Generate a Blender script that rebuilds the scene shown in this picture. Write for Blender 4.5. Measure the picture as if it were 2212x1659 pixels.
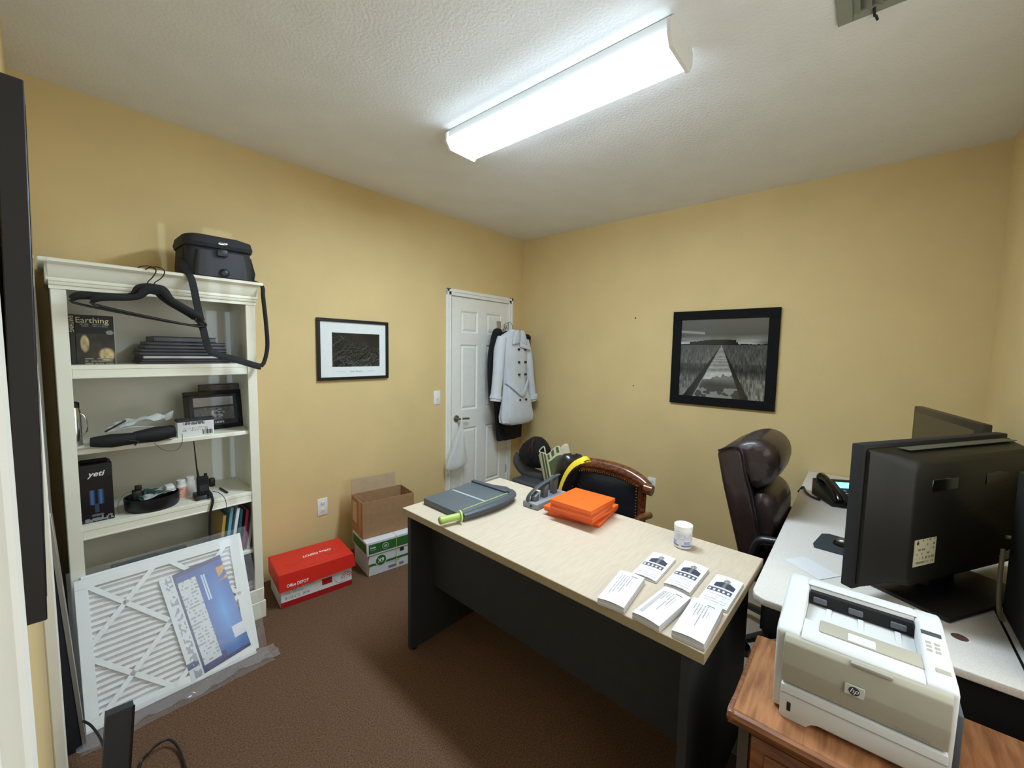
import bpy, bmesh, math, random
from mathutils import Vector as V, Matrix as Mx
random.seed(7)
S=bpy.context.scene; COL=S.collection
for o in list(bpy.data.objects): bpy.data.objects.remove(o)
# ------------------------------------------------------------ camera, world, light
cam=bpy.data.cameras.new('camera'); co=bpy.data.objects.new('camera',cam); COL.objects.link(co); S.camera=co
YAW,PIT,ROL=map(math.radians,(40.927,-4.581,0.989))
F=V((math.cos(YAW)*math.cos(PIT),math.sin(YAW)*math.cos(PIT),math.sin(PIT)))
R0=V((math.sin(YAW),-math.cos(YAW),0)); U0=R0.cross(F)
R1=R0*math.cos(ROL)+U0*math.sin(ROL); U1=-R0*math.sin(ROL)+U0*math.cos(ROL)
m=Mx((R1,U1,-F)).transposed().to_4x4(); m.translation=V((-3.4811,-2.8933,1.5364)); co.matrix_world=m
cam.sensor_width=36; cam.lens=885.18*36/2212; cam.clip_start=.01
w=bpy.data.worlds.new('world'); S.world=w; w.use_nodes=True
w.node_tree.nodes['Background'].inputs[0].default_value=(.75,.82,1,1); w.node_tree.nodes['Background'].inputs[1].default_value=.05
S.view_settings.view_transform='Standard'; S.view_settings.look='None'; S.view_settings.gamma=1; S.view_settings.exposure=1.5
SUN_E=0.22; LENS_E=23.5; MID_E=7.0; SIDE_E=1.5; DOOR_FILL_E=.35; WALL_FILL_E=4.6
d=bpy.data.lights.new('daylight','SUN'); d.energy=SUN_E; d.angle=.004; d.color=(.55,.75,1)
so=bpy.data.objects.new('daylight',d); COL.objects.link(so); so.location=(-4.5,-7,3)
so.rotation_euler=V((.1875,1,-.05)).to_track_quat('-Z','Y').to_euler()
d=bpy.data.lights.new('doorway_fill','AREA'); d.shape='RECTANGLE'; d.size=.85; d.size_y=2.0; d.energy=DOOR_FILL_E; d.color=(1,.93,.82)
ho=bpy.data.objects.new('doorway_fill',d); COL.objects.link(ho); ho.location=(-3.60,-2.95,1.03); ho.rotation_euler=V((1,.25,.12)).to_track_quat('-Z','Y').to_euler()  # fill lamp added in the doorway to lift walls and ceiling
d=bpy.data.lights.new('right_wall_fill','AREA'); d.shape='RECTANGLE'; d.size=1.2; d.size_y=1.2; d.energy=WALL_FILL_E; d.color=(.92,.97,1)
wo=bpy.data.objects.new('right_wall_fill',d); COL.objects.link(wo); wo.location=(-2.45,-3.39,1.55); wo.rotation_euler=V((0,1,0)).to_track_quat('-Z','Y').to_euler()  # fill lamp added flush on solid wall to brighten the bookcase side
# ------------------------------------------------------------ materials
def lin(h):
    if isinstance(h,str): c=[int(h[i:i+2],16)/255 for i in (0,2,4)]; return tuple((x/12.92 if x<=.04045 else ((x+.055)/1.055)**2.4) for x in c)
    return tuple(h)
MC={}
def mat(name,col,rough=.6,metal=0,noise=0,nscale=20,bump=0,bscale=200,col2=None,stretch=(1,1,1),alpha=1,trans=0,emit=0,spec=.5,coat=0,det=4):
    if name in MC: return MC[name]
    M=bpy.data.materials.new(name); M.use_nodes=True; T=M.node_tree; B=T.nodes['Principled BSDF']
    c=lin(col); B.inputs['Base Color'].default_value=(*c,1); B.inputs['Roughness'].default_value=rough; B.inputs['Metallic'].default_value=metal
    B.inputs['Specular IOR Level'].default_value=spec; B.inputs['Coat Weight'].default_value=coat
    B.inputs['Alpha'].default_value=alpha; B.inputs['Transmission Weight'].default_value=trans
    tc=T.nodes.new('ShaderNodeTexCoord'); mp=T.nodes.new('ShaderNodeMapping'); mp.inputs['Scale'].default_value=stretch; T.links.new(tc.outputs['Object'],mp.inputs[0])
    n=T.nodes.new('ShaderNodeTexNoise'); n.inputs['Scale'].default_value=nscale; n.inputs['Detail'].default_value=det; T.links.new(mp.outputs[0],n.inputs[0])
    r=T.nodes.new('ShaderNodeValToRGB'); a=.35;b=.65; r.color_ramp.elements[0].position=a; r.color_ramp.elements[1].position=b
    k=max(noise,.02); c2=lin(col2) if col2 else tuple(x*(1-k) for x in c)
    r.color_ramp.elements[0].color=(*c2,1); r.color_ramp.elements[1].color=(*(min(1,x*(1+k*.3)) for x in c),1)
    T.links.new(n.outputs['Fac'],r.inputs[0]); T.links.new(r.outputs[0],B.inputs['Base Color'])
    if bump:
        n2=T.nodes.new('ShaderNodeTexNoise'); n2.inputs['Scale'].default_value=bscale; n2.inputs['Detail'].default_value=3; T.links.new(mp.outputs[0],n2.inputs[0])
        bp=T.nodes.new('ShaderNodeBump'); bp.inputs['Strength'].default_value=bump; bp.inputs['Distance'].default_value=.003
        T.links.new(n2.outputs['Fac'],bp.inputs['Height']); T.links.new(bp.outputs[0],B.inputs['Normal'])
    if emit: B.inputs['Emission Color'].default_value=(*c,1); B.inputs['Emission Strength'].default_value=emit
    MC[name]=M; return M
def vmat(name,rough=.6,spec=.5,coat=0):
    if name in MC: return MC[name]
    M=bpy.data.materials.new(name); M.use_nodes=True; T=M.node_tree; B=T.nodes['Principled BSDF']; B.inputs['Roughness'].default_value=rough
    B.inputs['Specular IOR Level'].default_value=spec; B.inputs['Coat Weight'].default_value=coat
    a=T.nodes.new('ShaderNodeVertexColor'); a.layer_name='Col'; T.links.new(a.outputs[0],B.inputs['Base Color']); MC[name]=M; return M
WALL=mat('wall_paint',(.71,.54,.262),.75,noise=.04,nscale=3,bump=.25,bscale=160)
CEIL=mat('ceiling_texture',(.85,.87,.88),.85,noise=.03,nscale=4,bump=.9,bscale=75)
CARP=mat('carpet',(.175,.098,.058),.95,noise=.45,nscale=170,bump=1,bscale=300,spec=.1,det=2)
TRIM=mat('white_trim','EEEEE8',.45,noise=.02)
CREAM=mat('cream_paint','EDEAD8',.4,noise=.03,nscale=8)
CREAMB=mat('cream_back','E0DED0',.35,noise=.03,nscale=8)
LAM=mat('maple_laminate','CCBDA8',.45,noise=.12,nscale=14,stretch=(9,1,9),col2='C6B7A2')
LAME=mat('laminate_edge','A8987A',.5)
CHAR=mat('charcoal_laminate','2B2E31',.6,noise=.1)
GLAM=mat('grey_speckled_laminate','DCD8D2',.5,noise=.12,nscale=300)
BLK=mat('black_plastic','101012',.45); BLKM=mat('black_matte','0C0C0E',.8); BLKG=mat('black_gloss','0A0A0C',.15)
OAK=mat('oak','A9754F',.4,noise=.3,nscale=9,stretch=(1.2,9,9),col2='8A5A38',coat=.2)
OAKD=mat('oak_shade','8E5B36',.4,noise=.3,nscale=9,stretch=(9,1.2,9),col2='6E4226',coat=.2)
BRZ=mat('mahogany','6B3B1C',.25,noise=.3,nscale=12,stretch=(1,4,8),col2='46220E',coat=.6)
LEA=mat('black_leather','1D1D22',.3,bump=.25,bscale=90,coat=.2)
LEAB=mat('brown_leather','2A1C1B',.45,bump=.3,bscale=90,coat=.25,noise=.15)
PRW=mat('printer_white','D3D6D6',.5); PRB=mat('printer_beige','ABA898',.5)
GRY=mat('grey_plastic','62686C',.5); GRYD=mat('dark_grey_plastic','3C4246',.55,bump=.15,bscale=600); GRYL=mat('light_grey_plastic','8C9298',.4)
CHR=mat('chrome','C8C8CC',.18,1); SILV=mat('silver','A8A49A',.4,.8); NICK=mat('nickel','8E8A82',.3,.9)
WHT=mat('white_plastic','ECECEA',.4); PAP=mat('white_paper','E2E4E6',.6); PAPG=mat('grey_paper','C8C8CA',.7)
ORG=mat('orange_card','F0661A',.4,noise=.04); ORGD=mat('orange_card_edge','DC5A1C',.5)
CARD=mat('cardboard','A07C58',.8,noise=.1,nscale=30); CARDI=mat('cardboard_inside','B49A7C',.85,noise=.06); TAPE=mat('brown_tape','A8703C',.25)
RED=mat('red_card','D8281E',.45,noise=.05); REDD=mat('dark_red_print','A81418',.5)
GRN=mat('green_print','2C6A30',.5); INK=mat('dark_ink','26282C',.6); INKG=mat('grey_ink','787C82',.6); WINK=mat('white_ink','F2F2F0',.5)
CLR=mat('clear_plastic','DCE2E6',.12,alpha=.13,bump=1,bscale=14,spec=1)
BAGM=mat('thin_bag_plastic','E8ECEC',.35,alpha=.5,bump=.6,bscale=40)
COATW=mat('pale_grey_cotton','CDD2DA',.8,bump=.3,bscale=60,noise=.05,nscale=8); NAVY=mat('black_wool','0E1118',.9,bump=.5,bscale=200)
CANV=mat('cream_canvas','DAD2B4',.8); OLIV=mat('olive_print','56663A',.8); YEL=mat('yellow_webbing','F0D028',.6)
LIME=mat('lime_plastic','A8C060',.4); LIMEL=mat('pale_lime','C4D68C',.5)
PLEAT=mat('filter_pleats','E6E4E2',.8,noise=.06); FILW=mat('filter_card','F0F2F0',.7)
LCD=mat('phone_screen','6CCBEE',.3,emit=.9); MATB=mat('chair_mat','96897A',.3,noise=.05)
SHIN=mat('grey_nylon','26272B',.75,bump=.3,bscale=300); BLKN=mat('black_nylon','0B0B0D',.75,bump=.3,bscale=300)
BRN=mat('brown_wood_dark','3A2A22',.5); TEAL=mat('teal_cord','1E4A44',.5); CABG=mat('tan_cable','AFA58C',.5); CABW=mat('beige_cable','8E8468',.5)
# ------------------------------------------------------------ mesh helpers
class MB:
    def __init__(s): s.bm=bmesh.new()
    def _t(s,t,mx=None):
        if mx is not None: bmesh.ops.transform(t,matrix=mx,verts=t.verts)
        me=bpy.data.meshes.new('t'); t.to_mesh(me); t.free(); s.bm.from_mesh(me); bpy.data.meshes.remove(me); return s
    def box(s,x0,x1,y0,y1,z0,z1,bev=0,seg=2,mx=None,mi=0):
        t=bmesh.new(); bmesh.ops.create_cube(t,size=1)
        bmesh.ops.scale(t,vec=(abs(x1-x0),abs(y1-y0),abs(z1-z0)),verts=t.verts); bmesh.ops.translate(t,vec=((x0+x1)/2,(y0+y1)/2,(z0+z1)/2),verts=t.verts)
        if bev: bmesh.ops.bevel(t,geom=list(t.edges),offset=bev,segments=seg,affect='EDGES',profile=.5)
        for f in t.faces: f.material_index=mi
        return s._t(t,mx)
    def prism(s,pts,axis,a,b,bev=0,mx=None,seg=2,mi=0):
        "pts 2d in the two other axes (in xyz order), extruded a..b along axis"
        t=bmesh.new(); f=[]
        for q in (a,b):
            r=[]
            for p in pts:
                c=list(p); c.insert('xyz'.index(axis),q); r.append(t.verts.new(c))
            f.append(r)
        n=len(pts); t.faces.new(f[0]); t.faces.new(f[1][::-1])
        for i in range(n): t.faces.new((f[0][(i+1)%n],f[0][i],f[1][i],f[1][(i+1)%n]))
        bmesh.ops.recalc_face_normals(t,faces=t.faces)
        if bev: bmesh.ops.bevel(t,geom=list(t.edges),offset=bev,segments=seg,affect='EDGES',profile=.5)
        for g in t.faces: g.material_index=mi
        return s._t(t,mx)
    def cyl(s,p,q,r,r2=None,n=20,bev=0):
        p=V(p);q=V(q);t=bmesh.new(); L=(q-p).length
        bmesh.ops.create_cone(t,cap_ends=True,segments=n,radius1=r,radius2=r if r2 is None else r2,depth=L)
        if bev: bmesh.ops.bevel(t,geom=[e for e in t.edges if len(e.link_faces)==2 and e.calc_face_angle(0)>.8],offset=bev,segments=2,affect='EDGES')
        mx=(q-p).to_track_quat('Z','Y').to_matrix().to_4x4(); mx.translation=(p+q)/2
        return s._t(t,mx)
    def sph(s,c,r,sc=(1,1,1),n=16,mx=None):
        t=bmesh.new(); bmesh.ops.create_uvsphere(t,u_segments=n,v_segments=max(6,n//2),radius=1)
        bmesh.ops.scale(t,vec=V(sc)*r,verts=t.verts); bmesh.ops.translate(t,vec=c,verts=t.verts); return s._t(t,mx)
    def loft(s,rings,cap=True,closed=True):
        t=bmesh.new(); rs=[[t.verts.new(p) for p in r] for r in rings]; n=len(rs[0])
        for a,b in zip(rs,rs[1:]):
            for i in range(n if closed else n-1): t.faces.new((a[i],a[(i+1)%n],b[(i+1)%n],b[i]))
        if cap and closed: t.faces.new(rs[0][::-1]); t.faces.new(rs[-1])
        bmesh.ops.recalc_face_normals(t,faces=t.faces); return s._t(t)
    def tube(s,pts,r,n=8,flat=None,smooth=0,up=None,radii=None):
        P=[V(p) for p in pts]
        if smooth:
            Q=[]
            for i in range(len(P)-1):
                a=P[max(i-1,0)];b=P[i];c=P[i+1];e=P[min(i+2,len(P)-1)]
                for k in range(smooth):
                    u=k/smooth; Q.append(.5*((2*b)+(c-a)*u+(2*a-5*b+4*c-e)*u*u+(3*b-a-3*c+e)*u**3))
            Q.append(P[-1]); 
            if radii: radii=[radii[min(int(i/smooth),len(radii)-2)]*(1-(i/smooth)%1)+radii[min(int(i/smooth)+1,len(radii)-1)]*((i/smooth)%1) for i in range(len(Q)-1)]+[radii[-1]]
            P=Q
        rings=[]; N=V(up) if up else None
        for i,p in enumerate(P):
            T=(P[min(i+1,len(P)-1)]-P[max(i-1,0)]).normalized()
            if N is None: N=T.orthogonal()
            N=(N-T*N.dot(T)).normalized(); B=T.cross(N); rr=radii[i] if radii else r
            fl=flat or 1
            rings.append([p+N*math.cos(a)*rr*fl+B*math.sin(a)*rr for a in [2*math.pi*k/n for k in range(n)]])
        return s.loft(rings)
    def lathe(s,prof,c=(0,0,0),n=28,mx=None):
        t=bmesh.new(); rs=[[t.verts.new((c[0]+r*math.cos(2*math.pi*k/n),c[1]+r*math.sin(2*math.pi*k/n),c[2]+z)) for k in range(n)] for r,z in prof]
        for a,b in zip(rs,rs[1:]):
            for i in range(n): t.faces.new((a[i],a[(i+1)%n],b[(i+1)%n],b[i]))
        t.faces.new(rs[0][::-1]); t.faces.new(rs[-1]); bmesh.ops.recalc_face_normals(t,faces=t.faces); return s._t(t,mx)
    def grid(s,nx,ny,fn,closed=False):
        t=bmesh.new(); g=[[t.verts.new(fn(i/nx,j/ny)) for i in range(nx+1)] for j in range(ny+1)]
        for j in range(ny):
            for i in range(nx): t.faces.new((g[j][i],g[j][i+1],g[j+1][i+1],g[j+1][i]))
        return s._t(t)
    def quad(s,*p):
        t=bmesh.new(); t.faces.new([t.verts.new(q) for q in p]); return s._t(t)
MW={}
def root_of(o):
    while o.parent: o=o.parent
    return o
def link(name,me,parent=None,smooth=True,solid=0,sub=0):
    o=bpy.data.objects.new(name,me); COL.objects.link(o)
    if parent is not None:
        o.parent=parent; mw=MW.get(root_of(parent))
        if mw is not None: me.transform(mw.inverted())
    if smooth:
        for p in me.polygons: p.use_smooth=True
        me.set_sharp_from_angle(angle=math.radians(38))
    if solid:
        md=o.modifiers.new('s','SOLIDIFY'); md.thickness=solid; md.offset=0
    if sub:
        md=o.modifiers.new('b','SUBSURF'); md.levels=sub; md.render_levels=sub
    return o
def part(parent,name,mb,m,smooth=True,label=None,solid=0,sub=0):
    me=bpy.data.meshes.new(name); mb.bm.to_mesh(me); mb.bm.free()
    for q in (m if isinstance(m,(list,tuple)) else [m]): me.materials.append(q)
    o=link(name,me,parent,smooth,solid,sub)
    if label: o['label']=label
    return o
def tag(o,label,cat,group=None,kind=None):
    o['label']=label; o['category']=cat
    if group: o['group']=group
    if kind: o['kind']=kind
    return o
def thing(name,label,cat,loc=(0,0,0),rz=0,group=None):
    o=bpy.data.objects.new(name,None); COL.objects.link(o); o.empty_display_size=.05
    o.location=loc; o.rotation_euler=(0,0,rz); MW[o]=Mx.Translation(loc)@Mx.Rotation(rz,4,'Z'); return tag(o,label,cat,group)
def solo(name,mb,m,label,cat,base=None,group=None,smooth=True,solid=0,sub=0):
    me=bpy.data.meshes.new(name); mb.bm.to_mesh(me); mb.bm.free()
    for q in (m if isinstance(m,(list,tuple)) else [m]): me.materials.append(q)
    xs=[v.co for v in me.vertices]; c=V((sum(v.x for v in xs)/len(xs),sum(v.y for v in xs)/len(xs),min(v.z for v in xs)))
    me.transform(Mx.Translation(-c)); o=link(name,me,None,smooth,solid,sub); o.location=c; MW[o]=Mx.Translation(c); return tag(o,label,cat,group)
def struct(name,mb,m,parent=None):
    o=part(parent,name,mb,m,smooth=False)
    if parent is None: o['kind']='structure'
    return o
def basis(o,x,y):
    x=V(x).normalized(); y=V(y); y=(y-x*y.dot(x)).normalized(); z=x.cross(y); mx=Mx((x,y,z)).transposed().to_4x4(); mx.translation=V(o); return mx
def text(parent,name,s,size,o,x,y,m,align='LEFT',ext=.0003,shear=0,sx=1,bold=0,space=1):
    c=bpy.data.curves.new('f','FONT'); c.body=s; c.size=size; c.align_x=align; c.extrude=ext; c.shear=shear; c.offset=bold; c.resolution_u=3; c.space_character=space
    t=bpy.data.objects.new('f',c); COL.objects.link(t); dg=bpy.context.evaluated_depsgraph_get(); dg.update()
    me=bpy.data.meshes.new_from_object(t.evaluated_get(dg)); bpy.data.objects.remove(t)
    me.transform(basis(o,x,y)@Mx.Diagonal((sx,1,1,1))); me.materials.clear(); me.materials.append(m); return link(name,me,parent,False)
def image(parent,name,o,x,y,w_,h_,nx,ny,fn,m,curve=None):
    "coloured grid: fn(u,v)->rgb (0..1 srgb), v up"
    mx=basis(o,x,y); me=bpy.data.meshes.new(name)
    vs=[mx@V((w_*i/nx,h_*j/ny,(curve(i/nx,j/ny) if curve else 0))) for j in range(ny+1) for i in range(nx+1)]
    fs=[(j*(nx+1)+i,j*(nx+1)+i+1,(j+1)*(nx+1)+i+1,(j+1)*(nx+1)+i) for j in range(ny) for i in range(nx)]
    me.from_pydata(vs,[],fs); a=me.color_attributes.new('Col','BYTE_COLOR','CORNER')
    buf=[]
    for j in range(ny):
        for i in range(nx):
            c=fn((i+.5)/nx,(j+.5)/ny); c=(c,c,c) if isinstance(c,(int,float)) else c; buf+=[max(0,min(1,c[0])),max(0,min(1,c[1])),max(0,min(1,c[2])),1]*4
    a.data.foreach_set('color_srgb',buf); me.materials.append(m); return link(name,me,parent,False)
def h2(a,b): return (math.sin(a*127.1+b*311.7)*43758.5453)%1
def vn(x,y):
    i,j=math.floor(x),math.floor(y);u,v=x-i,y-j;u=u*u*(3-2*u);v=v*v*(3-2*v)
    return (h2(i,j)*(1-u)+h2(i+1,j)*u)*(1-v)+(h2(i,j+1)*(1-u)+h2(i+1,j+1)*u)*v
def fbm(x,y,n=4): return sum(vn(x*2**k,y*2**k)*.5**k for k in range(n))/(2-.5**(n-1))
PRT=vmat('printed_sheet',.6); PRTG=vmat('glazed_print',.12,.6)
def copy_tree(o,parent=None,loc=None,rz=None,label=None):
    c=o.copy(); COL.objects.link(c); c.parent=parent
    for ch in list(o.children): copy_tree(ch,c)
    if loc is not None: c.location=loc
    if rz is not None: c.rotation_euler[2]=rz
    if label: c['label']=label
    if loc is not None: MW[c]=Mx.Translation(c.location)@Mx.Rotation(c.rotation_euler[2],4,'Z')
    return c
X,Y,Z=V((1,0,0)),V((0,1,0)),V((0,0,1))
# ------------------------------------------------------------ room shell
H=2.72; XN=-3.515; YR=-3.404
struct('floor',MB().box(-4.6,0.12,YR-.15,.12,-.06,0),CARP)
struct('ceiling',MB().box(-4.6,0.12,YR-.15,.12,H,H+.06),CEIL)
DX0,DX1,DZ=-.998,-.206,2.036
b=MB(); b.box(-4.6,DX0,0,.12,0,H); b.box(DX1,.0,0,.12,0,H); b.box(DX0,DX1,0,.12,DZ,H); struct('wall_left',b,WALL)
struct('wall_back',MB().box(0,.12,YR-.12,.12,0,H),WALL)
b=MB(); k=-.17
A0,A1,B0,B1,B2,B3=-3.694,-3.645,-3.4975,-3.43,-3.407,-3.3375  # unseen slits in the extended wall, added to shape the sun patches
b.box(A1,B0,YR-.1,YR,0,H); b.box(B3,.12,YR-.1,YR,0,H); b.box(-4.6,A0,YR-.1,YR,0,H)
b.box(A0,A1,YR-.1,YR,0,2.03); b.box(A0,A1,YR-.1,YR,2.36,H); b.box(B0,B3,YR-.1,YR,2.38,H); b.box(B0,B3,YR-.1,YR,0,.55); b.box(B1,B2,YR-.1,YR,.55,2.02)
struct('wall_right',b,WALL)
b=MB(); b.box(XN-.11,XN,-2.50,0,0,H); b.box(XN-.11,XN,YR,-2.50,2.50,H); struct('wall_near',b,WALL)  # doorway head raised out of view to let the sun strip through
b=MB(); b.box(XN-.003,-3.497,-2.50,-2.432,0,2.13,.003,1); b.box(XN-.11,-3.509,-2.515,-2.50,0,2.50); b.box(XN-.003,-3.502,-2.47,-2.44,0,2.13,.002,1); struct('trim_1',b,TRIM)
b=MB(); b.box(XN,XN+.013,-2.43,-.98,0,.088,.003,1); struct('baseboard_near',b,TRIM)
b=MB(); b.box(-.155,0,-.013,0,0,.088,.003,1); b.box(XN,-3.45,-.013,0,0,.088,.003,1); struct('baseboard_left',b,TRIM)
# closet door casing at the far end of the near wall
b=MB(); b.box(XN,-3.478,-.20,-.13,0,2.16,.004,1); b.box(XN,-3.485,-1.0,-.2,2.09,2.16,.004,1); b.box(XN,-3.485,-1.02,-.95,0,2.16,.004,1); b.box(XN,-3.50,-.95,-.2,0,2.09); struct('trim_2',b,TRIM)
# door casing
b=MB()
for a,c,pr in ((0,.06,.012),(.008,.03,.019),(.046,.058,.016)):
    b.box(-1.071+a,-1.071+c,-pr,.0,0,2.0915-a,.002,1); b.box(-.1585-c,-.1585-a,-pr,.0,0,2.0915-a,.002,1); b.box(-1.071+a,-.1585-a,-pr,0,2.0915-c,2.0915-a,.002,1)
b.box(-1.011,DX0+.004,0,.1,0,2.03); b.box(DX1-.004,-.2185,0,.1,0,2.03); b.box(-1.0,-.2,0,.1,2.032,2.04)
struct('trim_3',b,TRIM)
door=bpy.data.objects.new('door_1',None); COL.objects.link(door); door['kind']='structure'; door.location=(-.6,.02,0); MW[door]=Mx.Translation((-.6,.02,0))
dx0,dx1=-.991,-.212
def panel_rects():
    for (z0,z1) in ((.20,.79),(.965,1.592),(1.700,1.905)):
        for (x0,x1) in ((-.882,-.660),(-.540,-.322)): yield x0,x1,z0,z1
b=MB(); b.box(dx0,dx1,.018,.05,.008,2.03)
xs=[dx0,-.882,-.660,-.540,-.322,dx1]; zs=[.008,.20,.79,.965,1.592,1.700,1.905,2.03]
for i in range(5):
    for j in range(7):
        if i in(1,3) and j in (1,3,5): continue
        b.box(xs[i],xs[i+1],.006,.018,zs[j],zs[j+1])
part(door,'door_leaf',b,TRIM,smooth=False)
for x0,x1,z0,z1 in panel_rects():
    t=.035; b=MB(); r=[]
    for o_,y_ in ((0,.0061),(.014,.0165),(.018,.0165),(t,.0085),(t+.001,.0085)): r.append([(x0+o_,y_,z0+o_),(x1-o_,y_,z0+o_),(x1-o_,y_,z1-o_),(x0+o_,y_,z1-o_)])
    b.loft(r,cap=False); b.box(x0+t,x1-t,.0085,.017,z0+t,z1-t); part(door,'door_panel',b,TRIM,smooth=False)
b=MB(); b.cyl((-.935,.006,.895),(-.935,-.006,.895),.031,n=24,bev=.002); b.cyl((-.935,0,.895),(-.935,-.05,.895),.010); b.tube([(-.937,-.05,.896),(-.90,-.054,.896),(-.86,-.052,.893),(-.815,-.048,.888)],.0095,smooth=4,flat=.75,up=(0,1,0))
part(door,'door_handle',b,NICK)
for z in (.27,1.0,1.80):
    b=MB(); b.cyl((-.209,-.003,z-.045),(-.209,-.003,z+.045),.0065,n=10); b.box(-.222,-.2,.0,.0055,z-.045,z+.045); part(door,'hinge',b,NICK)
# ------------------------------------------------------------ ceiling light
fx=thing('ceiling_light','long white wraparound fluorescent ceiling fixture with glowing diffuser','ceiling light',(-1.88,-1.7,2.62))
b=MB(); b.box(-1.975,-1.785,-2.29,-1.11,2.665,2.7195,.004,1); part(fx,'housing',b,WHT)
LM=mat('diffuser',(.79,.96,1.10),.4,emit=LENS_E,noise=0); LS=mat('diffuser_side',(.79,.96,1.10),.4,emit=SIDE_E); LD=mat('diffuser_shoulder',(.79,.96,1.10),.4,emit=MID_E)
ring=[(-1.992,2.668),(-1.992,2.655),(-1.976,2.633),(-1.935,2.618),(-1.825,2.618),(-1.782,2.633),(-1.766,2.655),(-1.766,2.668)]
o=part(fx,'diffuser',MB().prism(ring,'y',-2.288,-1.112),[LM,LS,LD])
for p in o.data.polygons:
    p.material_index=1 if (abs(p.normal.z)<.3 or p.normal.z>0) else (2 if p.normal.z>-.8 else 0)
for y in (-2.302,-1.112):
    b=MB(); b.prism([(-1.996,2.694),(-1.995,2.652),(-1.968,2.615),(-1.790,2.615),(-1.763,2.652),(-1.760,2.694),(-1.79,2.7195),(-1.97,2.7195)],'y',y,y+.014); b.cyl((-1.88,y-.003,2.68),(-1.88,y+.003,2.68),.006); part(fx,'end_cap',b,WHT,smooth=False)
# ceiling vent
vt=thing('ceiling_vent','grey louvred metal air register in the ceiling corner with a small lever','vent',(-1.74,-2.95,2.70))
b=MB(); 
for q in ((-1.93,-1.552,-2.775,-2.733),(-1.93,-1.552,-3.17,-3.13),(-1.595,-1.552,-3.13,-2.775),(-1.93,-1.888,-3.13,-2.775)): b.box(*q,2.708,2.7195,.002,1)
VM=mat('vent_grey','8E948A',.5); part(vt,'frame',b,VM); part(vt,'backing',MB().box(-1.9,-1.59,-3.13,-2.77,2.714,2.7195),mat('vent_back','5C625A',.6))
for i in range(12):
    y=-2.785-i*.029; part(vt,'slat',MB().box(-1.892,-1.59,-.012,.012,-.001,.001,mx=Mx.Translation((0,y,2.708))@Mx.Rotation(.6,4,'X')),VM)
part(vt,'lever',MB().tube([(-1.585,-2.83,2.708),(-1.56,-2.832,2.695),(-1.55,-2.835,2.70),(-1.535,-2.84,2.693)],.004),BLK)
# ------------------------------------------------------------ wall fittings
def plate(name,label,cat,o,x,kind):
    n=V(x).cross(Z); n=-n if False else n
    c=V(o); th=thing(name,label,cat,c)
    nx=V(x); nn=V((0,-1,0)) if abs(nx.x)>.5 else V((-1,0,0))
    mx=basis(c,nx,Z) # local x right, y up, z out
    if (mx.to_3x3()@Z).dot(nn)<0: mx=basis(c,-nx,Z)
    part(th,'cover_plate',MB().box(-.036,.036,-.062,.062,0,.006,.003,2,mx=mx),WHT)
    if kind=='switch':
        part(th,'toggle',MB().box(-.006,.006,-.012,.012,.004,.009,.001,1,mx=mx).box(-.004,.004,-.004,.008,.006,.02,.001,1,mx=mx@Mx.Rotation(.5,4,'X')),WHT)
        for q in (.03,-.03): part(th,'screw',MB().sph((0,q,.006),.003,(1,1,.4),8,mx=mx),NICK)
    else:
        for s_ in (.026,-.026):
            r=part(th,'receptacle',MB().box(-.017,.017,s_-.014,s_+.014,.004,.0085,.003,2,mx=mx),WHT)
            part(r,'slot',MB().box(-.009,-.0065,s_-.003,s_+.006,.0075,.009,mx=mx).box(.0065,.009,s_-.003,s_+.006,.0075,.009,mx=mx).sph((0,s_-.008,.0083),.0025,(1,1,.3),8,mx=mx),INK)
    return th
plate('light_switch','white toggle light switch on the tan wall left of the door','light switch',(-1.168,0,1.111),X,'switch')
plate('power_outlet','white duplex outlet on the wall above the red lidded box','outlet',(-2.201,0,.40),X,'out')
plate('power_outlet','white outlet low on the wall behind the wooden guest chair','outlet',(0,-1.523,.39),-Y,'out')
solo('wall_nail',MB().sph((-.002,-1.311,1.848),.006,n=8),BLK,'small dark nail in the wall left of the boardwalk picture, the upper one','nail',group='nails in the back wall')
solo('wall_nail',MB().sph((-.002,-1.315,1.247),.005,n=8),BLK,'small dark nail in the wall left of the boardwalk picture, the lower one','nail',group='nails in the back wall')
# ------------------------------------------------------------ pictures
def frame_ring(b,a0,a1,z0,z1,w_,plane,d0,d1,bev=.002):
    for q in ((a0,a1,z1-w_,z1),(a0,a1,z0,z0+w_),(a0,a0+w_,z0+w_,z1-w_),(a1-w_,a1,z0+w_,z1-w_)):
        if plane=='y': b.box(q[0],q[1],d0,d1,q[2],q[3],bev,1)
        else: b.box(d0,d1,q[0],q[1],q[2],q[3],bev,1)
pl=thing('framed_picture','black framed print of windblown grasses with wide white mat, left of the door','picture',(-1.945,-.02,1.307))
b=MB(); frame_ring(b,-2.2225,-1.667,1.3065,1.745,.022,'y',-.024,-.003); part(pl,'frame',b,BLK)
part(pl,'mat_board',MB().box(-2.203,-1.687,-.012,-.008,1.327,1.725),mat('mat_board','E4EAEA',.7))
GN,GM=132,88; GA=[[.10+.16*fbm(i/30,j/30)*(1.2-.6*i/GN) for i in range(GN)] for j in range(GM)]
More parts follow.
